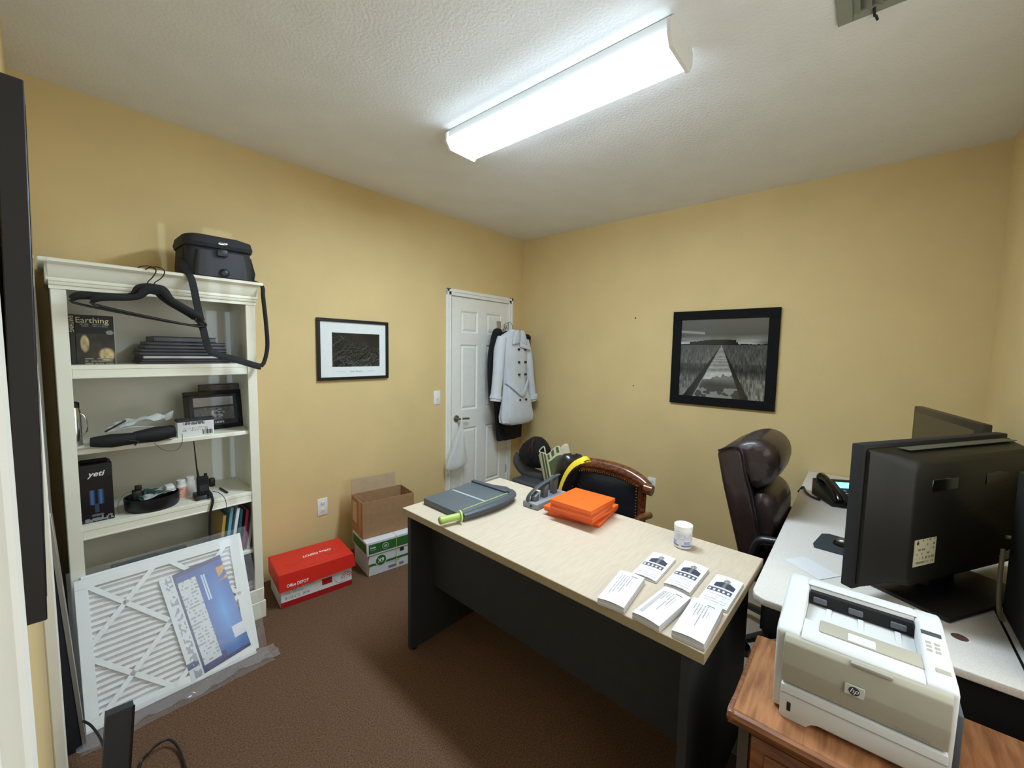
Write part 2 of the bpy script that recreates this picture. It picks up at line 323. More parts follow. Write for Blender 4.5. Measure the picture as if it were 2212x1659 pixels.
for k in range(230):
    x=random.uniform(-.35,.95)*GN; y=random.uniform(-.25,.45 if x>0 else .8)*GM; a_=random.uniform(.55,1.0); L_=random.uniform(25,75); br_=random.uniform(.12,.42); cv=random.uniform(-.004,.006)
    for q in range(int(L_*2)):
        x+=math.cos(a_)*.5; y+=math.sin(a_)*.5; a_-=cv*(1+q/L_*2.5)*(1.6 if q>L_ else 1)
        i,j=int(x),int(y)
        if 0<=i<GN and 0<=j<GM and not (i>GN*.55 and j>GM*(.55+.25*(1-i/GN))): 
            GA[j][i]=max(GA[j][i]*.7,br_*(.5+.5*min(1,q/20))*(1.15-.25*j/GM)); 
            if j>0: GA[j-1][i]*=.72
def grass(u,v): g=GA[min(GM-1,int(v*GM))][min(GN-1,int(u*GN))]; return (g*.98,g*1.03,g)
image(pl,'print',(-2.115,-.0127,1.402),X,Z,.373,.245,132,88,grass,PRTG)
text(pl,'lettering','Gust, Autumn',.017,(-1.935,-.0127,1.362),X,Z,INKG,'CENTER',0)
for a in (-2.09,-1.85): part(pl,'rule_line',MB().box(a,a+.07,-.0129,-.0125,1.3665,1.3675),INKG)
pr=thing('framed_picture','large square black framed photo of a boardwalk crossing a grassy marsh','picture',(-.02,-2.03,1.132))
b=MB(); frame_ring(b,-2.403,-1.652,1.132,1.881,.068,'x',-.026,-.003); part(pr,'frame',b,mat('frame_black','0E0F10',.8,spec=.2))
def board(u,v):
    hz=.665; n=fbm(u*6,v*6)
    if v>hz:
        t=(v-hz)/(1-hz); c=.30+.08*t
        c+=.75*max(0,1-t*2.6)*max(0,fbm(u*2.5+3,v*16)-.25)*1.6
        if u<.3: c+=.3*max(0,1-abs(t-.52+.25*u)*14)
        tree=.03+.035*max(0,math.sin((u-.12)*4.2))*(1 if .12<u<.66 else 0)+.01*vn(u*60,1)
        if v<hz+tree*(1 if .12<u<.68 else .35): c=.10+.06*n
        return (c,c,c*.96)
    t=(hz-v)/hz; cx=.50+.055*t; lw=.24*t**1.05+.003; rw=.21*t**1.05+.003
    cx=.50+ .02*t
    L=cx-.37*t-.002; R=cx+.26*t+.002
    if L<u<R:
        if u<L+.045*t or u>R-.035*t: c=.55 if (u<L+.045*t and u>L+.03*t) else .16
        else:
            row=math.sin(3.0/(t+.04)*5); c=.50+.06*row+.12*vn(u*30,v*40)
            q=fbm(u*4+2,v*5+1)
            if t>.50+.55*abs(u-cx-.02)+.35*(fbm(u*7+5,v*7)-.5): c=.14+.22*q+(.25 if (t>.8 and q>.62) else 0)
            c+=.25*max(0,1-abs(t-.6)*7)
        return (c,c,c*.97)
    if L-.09*t<u<=L or R<=u<R+.05*t: c=.10+.08*n; return (c,c,c)
    st=vn(u*90+v*20*(u-.5),v*22); c=.20+.28*st*(.35+t)+.12*n; c*=(1-.45*(1 if (t>.35 and t<.62) else 0)*(1-abs(t-.48)*5 if abs(t-.48)<.2 else 0))
    return (c,c,c*.95)
image(pr,'print',(-.0145,-1.715,1.195),-Y,Z,.625,.625,150,150,board,PRTG)
# ------------------------------------------------------------ bookcase
bx0,bx1,bd=-3.440,-2.707,-.38
bk=thing('bookcase','tall cream painted bookcase with crown moulding and open shelves','bookcase',(-3.07,-.19,0))
for x0,x1 in ((bx0,bx0+.022),(bx1-.022,bx1)): part(bk,'side_panel',MB().box(x0,x1,bd+.018,-.002,0,1.80),CREAM)
for x0,x1 in ((bx0,bx0+.044),(bx1-.044,bx1)): part(bk,'stile',MB().box(x0,x1,bd,bd+.018,.0,1.80,.0015,1),CREAM)
part(bk,'back_panel',MB().box(bx0+.02,bx1-.02,-.012,-.004,.05,1.80),CREAMB)
part(bk,'top_panel',MB().box(bx0,bx1,bd,-.002,1.80,1.84),CREAM)
b=MB(); 
prof=[(-.38,1.758),(-.38,1.866),(-.425,1.876),(-.432,1.871),(-.432,1.862),(-.425,1.857),(-.413,1.852),(-.406,1.838),(-.400,1.815),(-.390,1.802),(-.392,1.796),(-.392,1.790),(-.386,1.786),(-.392,1.782),(-.390,1.775),(-.384,1.773),(-.384,1.758)]
b.prism(prof,'x',bx0-.004,bx1+.004); b.box(bx0-.03,bx1+.03,-.43,-.002,1.858,1.876,.007,3); b.box(bx0-.012,bx0,-.39,-.002,1.79,1.86,.003,1); b.box(bx1,bx1+.012,-.39,-.002,1.79,1.86,.003,1)
part(bk,'crown',b,CREAM,smooth=True)
for z in (1.446,.742): 
    b=MB(); b.box(bx0+.022,bx1-.022,bd+.004,-.012,z-.02,z,.002,1); b.box(bx0+.044,bx1-.044,bd+.006,bd+.024,z-.054,z-.006,.002,1); b.box(bx0+.044,bx1-.044,bd+.003,bd+.024,z-.058,z-.050,.002,1); part(bk,'shelf',b,CREAM)
for z in (1.08,.408): part(bk,'shelf',MB().box(bx0+.024,bx1-.024,bd+.02,-.012,z-.022,z,.003,1),CREAM)
b=MB(); b.box(bx0+.022,bx1-.022,bd+.004,-.012,.095,.115); b.box(bx0-.004,bx1+.006,bd-.008,bd+.01,0,.10,.003,1); b.box(bx0,bx1,bd-.004,bd+.01,.10,.175,.004,1); part(bk,'base_moulding',b,CREAM)
# book
eb=thing('book','black paperback with a barefoot cover photo standing upright on the top shelf','book',(-3.32,-.27,1.446))
b=MB(); Mb=basis((-3.388,-.272,1.446),V((.135,-.03,0)),Z) # x along cover
b.box(0,.003,0,.218,-.001,.05,0,1,mx=basis((-3.384,-.318,1.446),V((1,-.0,0)),Z)); 
part(eb,'pages',MB().box(.004,.130,.003,.214,-.036,-.002,mx=basis((-3.382,-.302,1.446),X,Z)),PAPG)
def cover(u,v):
    c=(.07,.08,.07); 
    if v<.62: 
        g=.12+.18*fbm(u*5,v*5); c=(g*1.0,g*.9,g*.7)
    def bl(cx,cy,rx,ry): return max(0,1-((u-cx)/rx)**2-((v-cy)/ry)**2)
    f=min(1,bl(.22,.42,.13,.20)*2)+min(1,bl(.78,.20,.24,.16)*2); f=min(1,f)*(.7+.5*vn(u*14,v*14))
    if v>.62: f=0
    c=tuple(c[i]*(1-f)+(.78,.70,.52)[i]*f for i in range(3))
    if bl(.88,.655,.10,.045)>0: c=(.55,.55,.48)
    if .80<v<.83 and .1<u<.9 and vn(u*60,v*5)>.4: c=(.45,.45,.38)
    if .765<v<.785 and .15<u<.85 and vn(u*60,v*5)>.4: c=(.4,.4,.34)
    if v<.14 and .2<u<.95 and int(v*40)%2==0 and vn(u*50,int(v*40))>.35: c=(.55,.52,.44)
    return c
image(eb,'cover',(-3.375,-.3025,1.447),X,Z,.121,.215,50,80,cover,PRT)
part(eb,'spine',MB().box(-3.392,-3.375,-.3025,-.262,1.446,1.663,.002,1),mat('book_black','141712',.4))
text(eb,'lettering','Earthing',.034,(-3.374,-.3035,1.628),X,Z,mat('cream_ink','D8D0A0',.6),ext=0,sx=.93)
text(eb,'lettering','EARTHING',.019,(-3.3915,-.306,1.655),-Z,X,mat('cream_ink','D8D0A0',.6),ext=0,sx=.75)
# folders stack
fol=[(-3.175,-2.815,.012,'at the very bottom of the stack'),(-3.168,-2.84,.012,'second from the bottom'),(-3.165,-2.828,.018,'with a pale edge, third from the bottom'),(-3.172,-2.83,.016,'fourth from the bottom, below the middle'),(-3.166,-2.826,.015,'just above the middle of the stack'),(-3.150,-2.832,.018,'third from the top'),(-3.142,-2.828,.016,'second from the top'),(-3.118,-2.868,.026,'thickest and narrowest, on top of the stack')]
z=1.446; FM=[mat('folder_maroon','3A2326',.4),mat('folder_black','15151A',.35)]
for i,(a,c,h_,s_) in enumerate(fol):
    t=thing('leather_folder','black folder on the top shelf, '+s_,'folder',((a+c)/2,-.21,z),0,'black folders stacked on the top shelf')
    part(t,'cover',MB().box(a,c,-.33+i*.003,-.08,z,z+.003,.001,1).box(a,c,-.33+i*.003,-.08,z+h_-.003,z+h_-.0003,.001,1).box(a,a+.004,-.33+i*.003,-.08,z+.003,z+h_-.003),FM[0] if i==0 else FM[1])
    part(t,'pages',MB().box(a+.005,c-.004,-.325+i*.003,-.085,z+.003,z+h_-.003),PAPG if i==2 else mat('grey_inner','55555C',.6)); z+=h_
# hangers hooked on the crown
def hanger(lab,xc,xl,xr,zt,dz,y,hookx,tilt):
    t=thing('coat_hanger',lab,'hanger',(xc,y,zt-.25),0,'black hangers on the bookcase crown')
    b=MB(); P=[(xl,y,zt-.08),(xl+.03,y-.006,zt-.062),(xc-.07,y,zt-.05),(xc-.03,y,zt-.012),(xc+.02,y,zt-.012+tilt*.2),(xc+.055,y,zt-.06+tilt*.4),(xr-.02,y-.004,zt-.125+tilt),(xr+.005,y,zt-.15+tilt)]
    b.tube(P,.013,n=10,flat=.55,smooth=5,up=(0,1,0),radii=[.011,.017,.013,.02,.021,.015,.016,.011]); b.sph((xc-.005,y,zt-.012),.026,(1,.3,.8),14)
    part(t,'shoulder_arms',b,BLKN)
    part(t,'trouser_bar',MB().tube([(xl+.004,y,zt-.08),(xl+.03,y,zt-.10),(xr-.01,y,zt-.178+tilt*.8),(xr+.005,y,zt-.15+tilt)],.0052,smooth=4),BLK)
    part(t,'hook',MB().tube([(xc-.005,y,zt),(xc-.004,y,zt+.02),(xc+hookx,y,zt+.045),(xc+hookx+.012,y,zt+.075),(xc+hookx-.005,y+.01,zt+.092),(xc+hookx-.035,y+.022,zt+.088),(xc+hookx-.048,y+.032,zt+.078)],.0022,smooth=5,n=6),mat('dark_wire','3A342E',.4,.7))
hanger('black coat hanger on the bookcase crown, the lower-left one behind',-3.145,-3.385,-2.992,1.795,0,-.452,.014,.02)
hanger('black coat hanger on the bookcase crown, the one in front',-3.125,-3.33,-2.965,1.792,0,-.474,.02,.016)
# camera bag
cb=thing('camera_bag','grey and black nylon camera bag sitting on top of the bookcase','bag',(-2.85,-.25,1.877))
def rr(x0,x1,y0,y1,z,r,n=5):
    p=[]
    for cx,cy,a0 in ((x1-r,y1-r,0),(x0+r,y1-r,90),(x0+r,y0+r,180),(x1-r,y0+r,270)):
        for k in range(n): a=math.radians(a0+90*k/(n-1)); p.append((cx+r*math.cos(a),cy+r*math.sin(a),z))
    return p
b=MB(); b.loft([rr(-2.985,-2.715,-.36,-.12,1.877,.03),rr(-2.995,-2.706,-.372,-.11,1.89,.04),rr(-2.99,-2.71,-.37,-.11,2.03,.04),rr(-2.985,-2.716,-.36,-.115,2.05,.04)])
part(cb,'body',b,SHIN)
part(cb,'side_pocket',MB().loft([rr(-2.998,-2.95,-.34,-.14,1.89,.02),rr(-3.002,-2.95,-.345,-.135,1.93,.025),rr(-2.995,-2.955,-.335,-.14,2.02,.02)]),BLKN)
part(cb,'side_pocket',MB().loft([rr(-2.74,-2.69,-.34,-.14,1.885,.02),rr(-2.74,-2.682,-.345,-.135,1.93,.025),rr(-2.74,-2.70,-.335,-.14,2.01,.015)]),BLKN)
b=MB(); b.loft([rr(-3.0,-2.704,-.385,-.105,2.028,.045),rr(-3.004,-2.70,-.392,-.10,2.045,.05),rr(-2.996,-2.706,-.382,-.105,2.078,.05),rr(-2.97,-2.735,-.345,-.125,2.093,.05),rr(-2.93,-2.77,-.30,-.16,2.096,.05)]); part(cb,'lid',b,mat('bag_lid','202125',.75,bump=.3,bscale=300))
part(cb,'badge',MB().box(-2.865,-2.825,-.394,-.386,2.044,2.058,.003,2),CHR)
part(cb,'front_pocket',MB().loft([rr(-2.965,-2.735,-.392,-.35,1.885,.02),rr(-2.96,-2.74,-.40,-.35,1.93,.02),rr(-2.95,-2.75,-.388,-.35,2.01,.015)]),mat('bag_pocket','3A3B40',.7,bump=.3,bscale=300))
part(cb,'buckle',MB().box(-2.875,-2.83,-.412,-.395,1.985,2.02,.004,2).sph((-2.845,-.402,1.905),.022,(1,.4,1),12),BLK)
part(cb,'shoulder_strap',MB().tube([(-3.0,-.33,1.96),(-3.005,-.40,1.90),(-2.99,-.445,1.85),(-2.972,-.45,1.72),(-2.952,-.452,1.60),(-2.935,-.45,1.52),(-2.90,-.45,1.495),(-2.82,-.452,1.468),(-2.735,-.455,1.437),(-2.71,-.45,1.432)],.017,n=8,flat=.16,smooth=6,up=(0,1,0)),BLKN)
part(cb,'shoulder_strap',MB().tube([(-2.69,-.30,1.90),(-2.683,-.42,1.86),(-2.685,-.44,1.80),(-2.675,-.44,1.66),(-2.672,-.44,1.54),(-2.69,-.445,1.46),(-2.71,-.45,1.432)],.010,n=8,flat=.3,smooth=6,up=(0,1,0)),BLKN)
# second shelf
z0=1.08
t=thing('travel_mug','shiny chrome mug with a handle at the left end of the second shelf','mug',(-3.395,-.25,z0))
part(t,'body',MB().lathe([(.018,0),(.022,.004),(.022,.15),(.019,.165),(.016,.19)],(-3.393,-.25,z0)),CHR); part(t,'cap',MB().lathe([(.018,.165),(.018,.195),(.01,.2)],(-3.393,-.25,z0)),BLK)
part(t,'handle',MB().tube([(-3.378,-.26,z0+.15),(-3.362,-.262,z0+.13),(-3.358,-.262,z0+.07),(-3.373,-.26,z0+.05)],.004,smooth=4),CHR)
t=thing('tool_pouch','open black zip case sprawled over the front of the second shelf','case',(-3.2,-.34,z0))
b=MB(); b.tube([(-3.355,-.375,z0+.032),(-3.29,-.385,z0+.03),(-3.21,-.395,z0+.032)],.03,n=12,smooth=5,flat=.9,up=(0,0,1),radii=[.022,.034,.028]); b.tube([(-3.215,-.385,z0+.034),(-3.14,-.375,z0+.036),(-3.07,-.36,z0+.04)],.03,n=12,smooth=5,up=(0,0,1),radii=[.026,.036,.03]); part(t,'case_half',b,BLKN)
part(t,'zip_tab',MB().tube([(-3.24,-.42,z0+.03),(-3.205,-.425,z0+.02),(-3.22,-.425,z0+.005)],.004),BLK)
def crump(cx,cy,cz,w_,d_,h_,s_,nx=14,ny=10):
    return MB().grid(nx,ny,lambda u,v:(cx+(u-.5)*w_,cy+(v-.5)*d_,cz+h_*fbm(u*4+s_,v*4+s_*2)*(.4+u*.9)))
solo('plastic_bag',crump(-3.17,-.31,z0+.066,.20,.14,.085,3.1),mat('crinkled_film','E0E2E0',.2,alpha=.55,bump=.8,bscale=40),'crumpled clear plastic bag lying on the open black case','bag',solid=.0006)
solo('paper_sheet',MB().grid(8,6,lambda u,v:(-3.30+u*.17,-.37+v*.1,z0+.068+.012*math.sin(u*3+v))),PAP,'white folded papers under the crumpled plastic on the black case','paper',solid=.001)
solo('pen',MB().cyl((-3.31,-.40,z0+.075),(-3.24,-.385,z0+.115),.004,n=10),BLK,'dark pen sticking up from the open black case','pen')
solo('charging_cable',MB().tube([(-3.15,-.40,z0-.0),(-3.12,-.405,z0-.035),(-3.075,-.405,z0-.048),(-3.048,-.4,z0-.02),(-3.045,-.40,z0+.03)],.0013,n=6,smooth=6),mat('cord_brown','4A4438',.6),'thin dark cord looping below the second shelf edge','cord')
t=thing('photo_frame','black framed photo print lettered HOPE leaning at the right of the second shelf','picture frame',(-2.86,-.2,z0))
Mf=Mx.Translation((-2.862,-.205,z0))@Mx.Rotation(math.radians(8),4,'Z')@Mx.Rotation(-.13,4,'X')
b=MB(); 
for q in ((-.137,.137,.19,.212),(-.137,.137,0,.022),(-.137,-.115,.022,.19),(.115,.137,.022,.19)): b.box(q[0],q[1],-.008,.008,q[2],q[3],.002,1,mx=Mf)
part(t,'frame',b,BLKG)
def rock(u,v):
    c=.42+.25*v if v>.62 else (.22 if v>.52+.04*vn(u*6,2) else .34+.1*vn(u*30,v*10)); 
    if ((u-.58)/.17)**2+((v-.30)/.2)**2<1: c=.15+.6*vn(u*18,v*18)
    return (c,c,c*1.02)
bb=MB(); bb.box(-.115,.115,0.0,.006,.022,.19,mx=Mf); part(t,'mount',bb,INK)
image(t,'print',Mf@V((-.095,-.002,.052)),Mf.to_3x3()@X,Mf.to_3x3()@Z,.19,.125,60,40,rock,PRTG)
text(t,'lettering','HOPE',.017,Mf@V((.02,-.003,.032)),Mf.to_3x3()@X,Mf.to_3x3()@Z,WINK,'CENTER',0)
t=thing('wooden_plaque','dark brown plaque leaning behind the HOPE frame on the second shelf','plaque',(-2.82,-.14,z0))
part(t,'board',MB().box(-2.925,-2.735,-.165,-.150,z0,z0+.245,.003,1,mx=Mx.Translation((0,0,0))),BRN)
t=thing('small_carton','small white carton with printed label on the second shelf edge','box',(-2.975,-.31,z0))
part(t,'body',MB().box(-3.05,-2.90,-.33,-.28,z0,z0+.074,.002,1),WHT); part(t,'lid',MB().box(-3.052,-2.898,-.332,-.278,z0+.074,z0+.088,.002,1),INK)
def lab(u,v):
    if v>.8 and .12<u<.75 and vn(u*70,int(v*14))>.3: return .35
    if .3<v<.65 and .1<u<.85 and int(v*20)%2 and vn(u*50,int(v*20))>.5: return .5
    if u>.68 and v<.35: return .3 if vn(u*200,3)>.5 else .8
    return .85
image(t,'label',(-3.045,-.3305,z0+.004),X,Z,.14,.068,60,24,lab,PRT)
# third shelf
z0=.742
t=thing('microphone_box','black carton lettered yeti with a picture of microphones on the third shelf','box',(-3.343,-.28,z0))
part(t,'carton',MB().box(-3.397,-3.290,-.33,-.23,z0,z0+.262,.002,1),mat('carton_black','1A1B22',.35)); part(t,'hanger_tab',MB().box(-3.39,-3.30,-.29,-.27,z0+.262,z0+.276,.004,1),BLKN)
def yeti(u,v):
    c=(.10,.10,.13)
    for cx in (.36,.62):
        if abs(u-cx)<.09 and .38<v<.72: s_=1-abs(u-cx)/.09; c=(.12+.2*s_,.2+.28*s_,.32+.36*s_)
    if .42<u<.56 and .2<v<.4: c=(.2,.28,.36)
    if ((u-.5)/.2)**2+((v-.14)/.03)**2<1: c=(.4,.42,.44)
    if v<.08 or (u>.6 and v<.12): c=(.5,.5,.52) if vn(u*14,v*30)>.6 else (.05,.05,.06)
    return c
image(t,'artwork',(-3.396,-.3306,z0+.003),X,Z,.105,.20,36,60,yeti,PRTG)
text(t,'lettering','yeti',.034,(-3.343,-.3312,z0+.208),X,Z,WINK,'CENTER',0,shear=.3,bold=.0006)
t=thing('round_basket','low round black tray full of cords on the third shelf','basket',(-3.15,-.29,z0))
b=MB(); 
rin=[]; 
for (r_,zz) in ((.094,0),(.102,.01),(.105,.062),(.100,.062),(.096,.012),(.02,.010)): rin.append([(-3.15+r_*math.cos(a),-.275+r_*.95*math.sin(a),z0+zz) for a in [2*math.pi*k/32 for k in range(32)]])
b.loft(rin); part(t,'tray',b,BLK)
t=thing('cord_bundle','tangle of dark green cord heaped in the round black tray','cord',(-3.17,-.29,z0+.03))
pts=[(-3.16+.05*math.cos(k*1.3)*(.7+.3*math.sin(k)),-.29+.045*math.sin(k*1.7),z0+.052+.02*abs(math.sin(k*2.1))+.001*k) for k in range(18)]; part(t,'cord',MB().tube(pts,.006,n=6,smooth=4),TEAL)
solo('power_adapter',MB().box(-3.225,-3.19,-.32,-.28,z0+.055,z0+.105,.006,2).box(-3.215,-3.19,-.31,-.29,z0+.105,z0+.125,.003,1),BLK,'black plug adapter at the left of the round tray','adapter')
solo('power_adapter',MB().box(-3.105,-3.07,-.33,-.27,z0+.072,z0+.10,.006,2),mat('plug_white','D8D8D8',.4),'white plug adapter with black marks at the right of the round tray','adapter')
solo('plastic_bag',crump(-3.13,-.31,z0+.058,.12,.10,.05,5.4,10,8),mat('crinkled_film','E0E2E0',.2,alpha=.55),'clear crinkled bag lying among the cords in the tray','bag',solid=.0005)
solo('charging_cable',MB().tube([(-3.20,-.26,z0+.09),(-3.245,-.26,z0+.085),(-3.27,-.27,z0+.05),(-3.275,-.28,z0+.012),(-3.265,-.285,z0+.004)],.0015,n=6,smooth=5),mat('cord_grey','6E6E6A',.6),'thin grey cable curling from the tray beside the black carton','cord')
def bottle(x,y,lab_,c):
    t=thing('pill_bottle',lab_,'bottle',(x,y,z0)); part(t,'bottle_body',MB().lathe([(.021,0),(.023,.003),(.023,.07),(.018,.078)],(x,y,z0)),c); part(t,'cap',MB().lathe([(.019,.078),(.019,.097),(.017,.099)],(x,y,z0)),WHT); return t
t=bottle(-3.03,-.235,'white bottle with an orange striped label behind the round tray',WHT); part(t,'paper_label',MB().lathe([(.0235,.008),(.0235,.062)],(-3.03,-.235,z0)),mat('orange_label','D85A34',.5,noise=.5,nscale=60,stretch=(1,1,6),col2='F0E0D8'))
bottle(-2.987,-.20,'plain white bottle beside the walkie talkie',mat('frosted_white','DADAD4',.3))
t=thing('walkie_talkie','black two-way radio with tall antenna standing in its charger','radio',(-2.945,-.31,z0))
part(t,'charger_base',MB().prism([(-.345,z0),(-.265,z0),(-.27,z0+.03),(-.335,z0+.022)],'x',-2.992,-2.918,.004),BLK)
b=MB(); b.box(-2.978,-2.93,-.325,-.29,z0+.02,z0+.115,.006,2); b.cyl((-2.94,-.305,z0+.115),(-2.94,-.305,z0+.128),.007); part(t,'handset',b,BLKM)
part(t,'display',MB().box(-2.972,-2.936,-.3265,-.324,z0+.085,z0+.105),mat('lcd_off','22282C',.2)); part(t,'keypad',MB().box(-2.972,-2.936,-.3275,-.324,z0+.04,z0+.072,.002,1),INK)
part(t,'antenna',MB().tube([(-2.97,-.305,z0+.11),(-2.975,-.303,z0+.16),(-2.988,-.30,z0+.42)],.003,n=8,radii=[.006,.0035,.0015]),BLK)
part(t,'belt_clip',MB().box(-2.925,-2.90,-.315,-.285,z0+.05,z0+.095,.006,2),BLK)
part(t,'lanyard',MB().tube([(-2.935,-.34,z0+.03),(-2.93,-.385,z0+.0),(-2.945,-.392,z0-.06),(-2.95,-.39,z0-.16),(-2.952,-.385,z0-.24)],.006,flat=.3,smooth=4,up=(0,1,0)),BLKN)
part(t,'cord',MB().tube([(-2.92,-.34,z0+.035),(-2.90,-.39,z0+.03),(-2.878,-.396,z0-.01),(-2.875,-.394,z0-.08)],.0015,smooth=5,n=6),BLK)
solo('pen',MB().cyl((-2.857,-.215,z0+.006),(-2.85,-.32,z0+.005),.0052,n=10),BLK,'small black pen lying at the right of the third shelf','pen')
# fourth shelf: leaning magazines
z0=.408
bkc=[('A9852E','mustard yellow'),('6FA6B4','light blue'),('E4E8EC','white'),('1F4F52','dark teal'),('7A1F34','crimson'),('B8A8AC','pale pink grey'),('A09496','grey')]
for i,(c,cn) in enumerate(bkc):
    x=-2.905+i*.026; t=thing('magazine',cn+' covered magazine leaning on the fourth shelf behind the filters','magazine',(x,-.24,z0),0,'magazines leaning on the fourth shelf')
    mx=Mx.Translation((x,-.2,z0))@Mx.Rotation(.12+.02*(i%3),4,'Y'); h_=.225+.012*((i*3)%4)
    part(t,'cover',MB().box(0,.002,-.14,.06,0,h_,mx=mx).box(.012,.014,-.14,.06,0,h_,mx=mx).box(0,.014,-.142,-.139,0,h_,mx=mx),mat('mag_'+cn,c,.35)); part(t,'pages',MB().box(.002,.012,-.138,.056,.003,h_-.003,mx=mx),PAPG)
for i in range(5):
    solo('paper_stack',MB().box(-2.86,-2.738,-.34,-.1,.116+i*.026,.116+i*.026+.022,.003,1,mx=Mx.Translation((0,0,0))),[PAPG,INKG,PAP,PAPG,INK][i],['pale bundle at the bottom','grey bundle second from the bottom','white bundle in the middle','pale bundle second from the top','dark bundle on top'][i]+' of the papers in the lowest bookcase bay','papers',group='bundled papers in the lowest bay')
b=MB(); b.box(-3.30,-3.0,-.30,-.1,z0,z0+.03,.004,1); solo('binder',b,BLKM,'black binder lying flat at the left of the fourth shelf','binder')
# ------------------------------------------------------------ air filters leaning on the bookcase
def filt(lab,dx,dy,ztop,dark=0,full=True):
    W_,Hh,T_=.595,.585,.022; bot=V((-3.434+dx,-.672+dy,.004)); ang=math.atan2(.250,.532)
    up=V((0,math.sin(ang),math.cos(ang))); mx=basis(bot,X,up) # local z = out of face toward viewer? x cross up
    t=thing('air_filter',lab,'air filter',(-3.14+dx,-.66+dy,0),0,'pleated air filters leaning on the bookcase')
    # local z: X x up = (0,-cos,sin)... points to viewer/up
    b=MB(); n=22
    pts=[]
    for i in range(n*2+1): pts.append((.03+(Hh-.06)*i/(n*2),-.004-.013*(i%2)))
    tb=bmesh.new(); vs=[]
    for a in (.03,W_-.03): vs.append([tb.verts.new((a,y_,z_)) for y_,z_ in pts])
    for i in range(len(pts)-1): tb.faces.new((vs[0][i],vs[1][i],vs[1][i+1],vs[0][i+1]))
    b._t(tb,mx); part(t,'pleats',b,PLEAT,smooth=False)
    b=MB(); e=.04
    for q in ((0,W_,0,e),(0,W_,Hh-e,Hh),(0,e,e,Hh-e),(W_-e,W_,e,Hh-e)): b.box(q[0],q[1],q[2],q[3],-T_,0,.001,1,mx=mx)
    part(t,'card_frame',b,FILW)
    if full:
        b=MB(); s_=.0095
        def strip(p,q):
            p=V((*p,0));q=V((*q,0)); dd=(q-p).normalized(); nn=V((-dd.y,dd.x,0))*s_
            tb=bmesh.new(); r=[tb.verts.new(c+V((0,0,zz))) for zz in (-.0015,.0005) for c in (p-nn,p+nn,q+nn,q-nn)]
            for f in ((4,5,6,7),(3,2,1,0),(0,1,5,4),(1,2,6,5),(2,3,7,6),(3,0,4,7)): tb.faces.new([r[i] for i in f])
            b._t(tb,mx)
        a=.02;m1=W_/2;
        strip((.035,.555),(.33,.255)); strip((.27,.57),(.03,.31)); strip((.03,.265),(.28,.02)); strip((.54,.56),(.04,.03)); strip((.30,.57),(.57,.30)); strip((.33,.255),(.57,.02)); strip((.28,.02),(.57,.31))
        part(t,'diagonal_straps',b,FILW,smooth=False)
    else:
        b=MB(); 
        for q in ((.08,.26),(.34,.56)): b.box(q[0],q[1],Hh-.035,Hh-.027,-.0005,.0006,mx=mx)
        part(t,'slot',b,INKG)
    return t,mx
f2,_=filt('white framed pleated air filter at the back of the pair, top edge showing behind',.022,.033,0,full=False)
f1,fm=filt('white framed pleated air filter in front, facing out with its blue label sheet',0,0,0)
def flabel(u,v):
    if u<.2: 
        if .06<u<.17 and vn(u*30,v*40)>.55: return (.6,.62,.65)
        if .1<v<.16 and u<.17: return (.2,.25,.45)
        return (.84,.86,.88)
    if u<.235 or v>.955 or v<.03: return (.10,.13,.38)
    if u<.52 and .07<v<.90: return (.62,.64,.66) if (vn(u*40,int(v*60))>.5 and int(v*60)%2) else (.82,.84,.86)
    if u>.80 and .15<v<.27: return (.85,.86,.9)
    s_=fbm(u*4,v*4); d_=max(0,1-abs(u-.78)*3)*max(0,1-abs(v-.45)*1.6)
    c=(.08+.12*d_,.22+.34*d_+.1*s_,.62+.3*d_)
    if u<.6 and v<.1: c=(.12,.14,.45)
    if .6<u<.68 and .62<v<.88 and int(u*110)%2==0: c=(.8,.85,.95)
    if u>.86 and .75<v<.9 and vn(u*9,v*30)>.4: c=(.8,.6,.25)
    return c
Rr=Mx.Rotation(math.radians(1.0),4,'Z'); lx=fm.to_3x3()@X; ly=fm.to_3x3()@Y
lx2=(lx*.302+ly*.045).normalized(); ly2=(lx*-.085+ly*.47).normalized(); image(f1,'label_sheet',fm@V((.335,.012,.0015)),lx2,ly2,.245,.475,80,120,flabel,PRTG)
# plastic wrap
def wrap(u,v):
    a=-.02+u*.66; bb_=-.075+v*.70; zz=.007+.012*fbm(u*6,v*6)+(.02*(vn(u*30,v*9)-.3) if v<.1 else 0)
    if v>.96: zz-=.02
    p=fm@V((a,bb_,zz))
    if p.z<.004: p=V((p.x,p.y-(.004-p.z)*1.1-.0,.004+.004*vn(u*40,v*60)))
    return p
t=solo('plastic_wrap',MB().grid(70,60,wrap),mat('shrink_film','E6ECF2',.08,alpha=.10,spec=1,bump=1,bscale=22),'loose clear plastic sleeve wrapped around the leaning air filters','plastic wrap',solid=0)
def wrap2(u,v):
    p=fm@V((-.03+u*.70,0,.012)); return (p.x,p.y+.02-v*.10-.012*math.sin(u*14),.006+.022*fbm(u*12,v*5)*(1-v*.5)+.012*max(0,math.sin(u*40+v*9))*v)
t2=solo('plastic_wrap',MB().grid(80,12,wrap2),mat('film_folds','D8DCE2',.06,alpha=.17,spec=1,bump=1,bscale=30),'bunched clear plastic edge trailing on the carpet below the filters','plastic wrap')
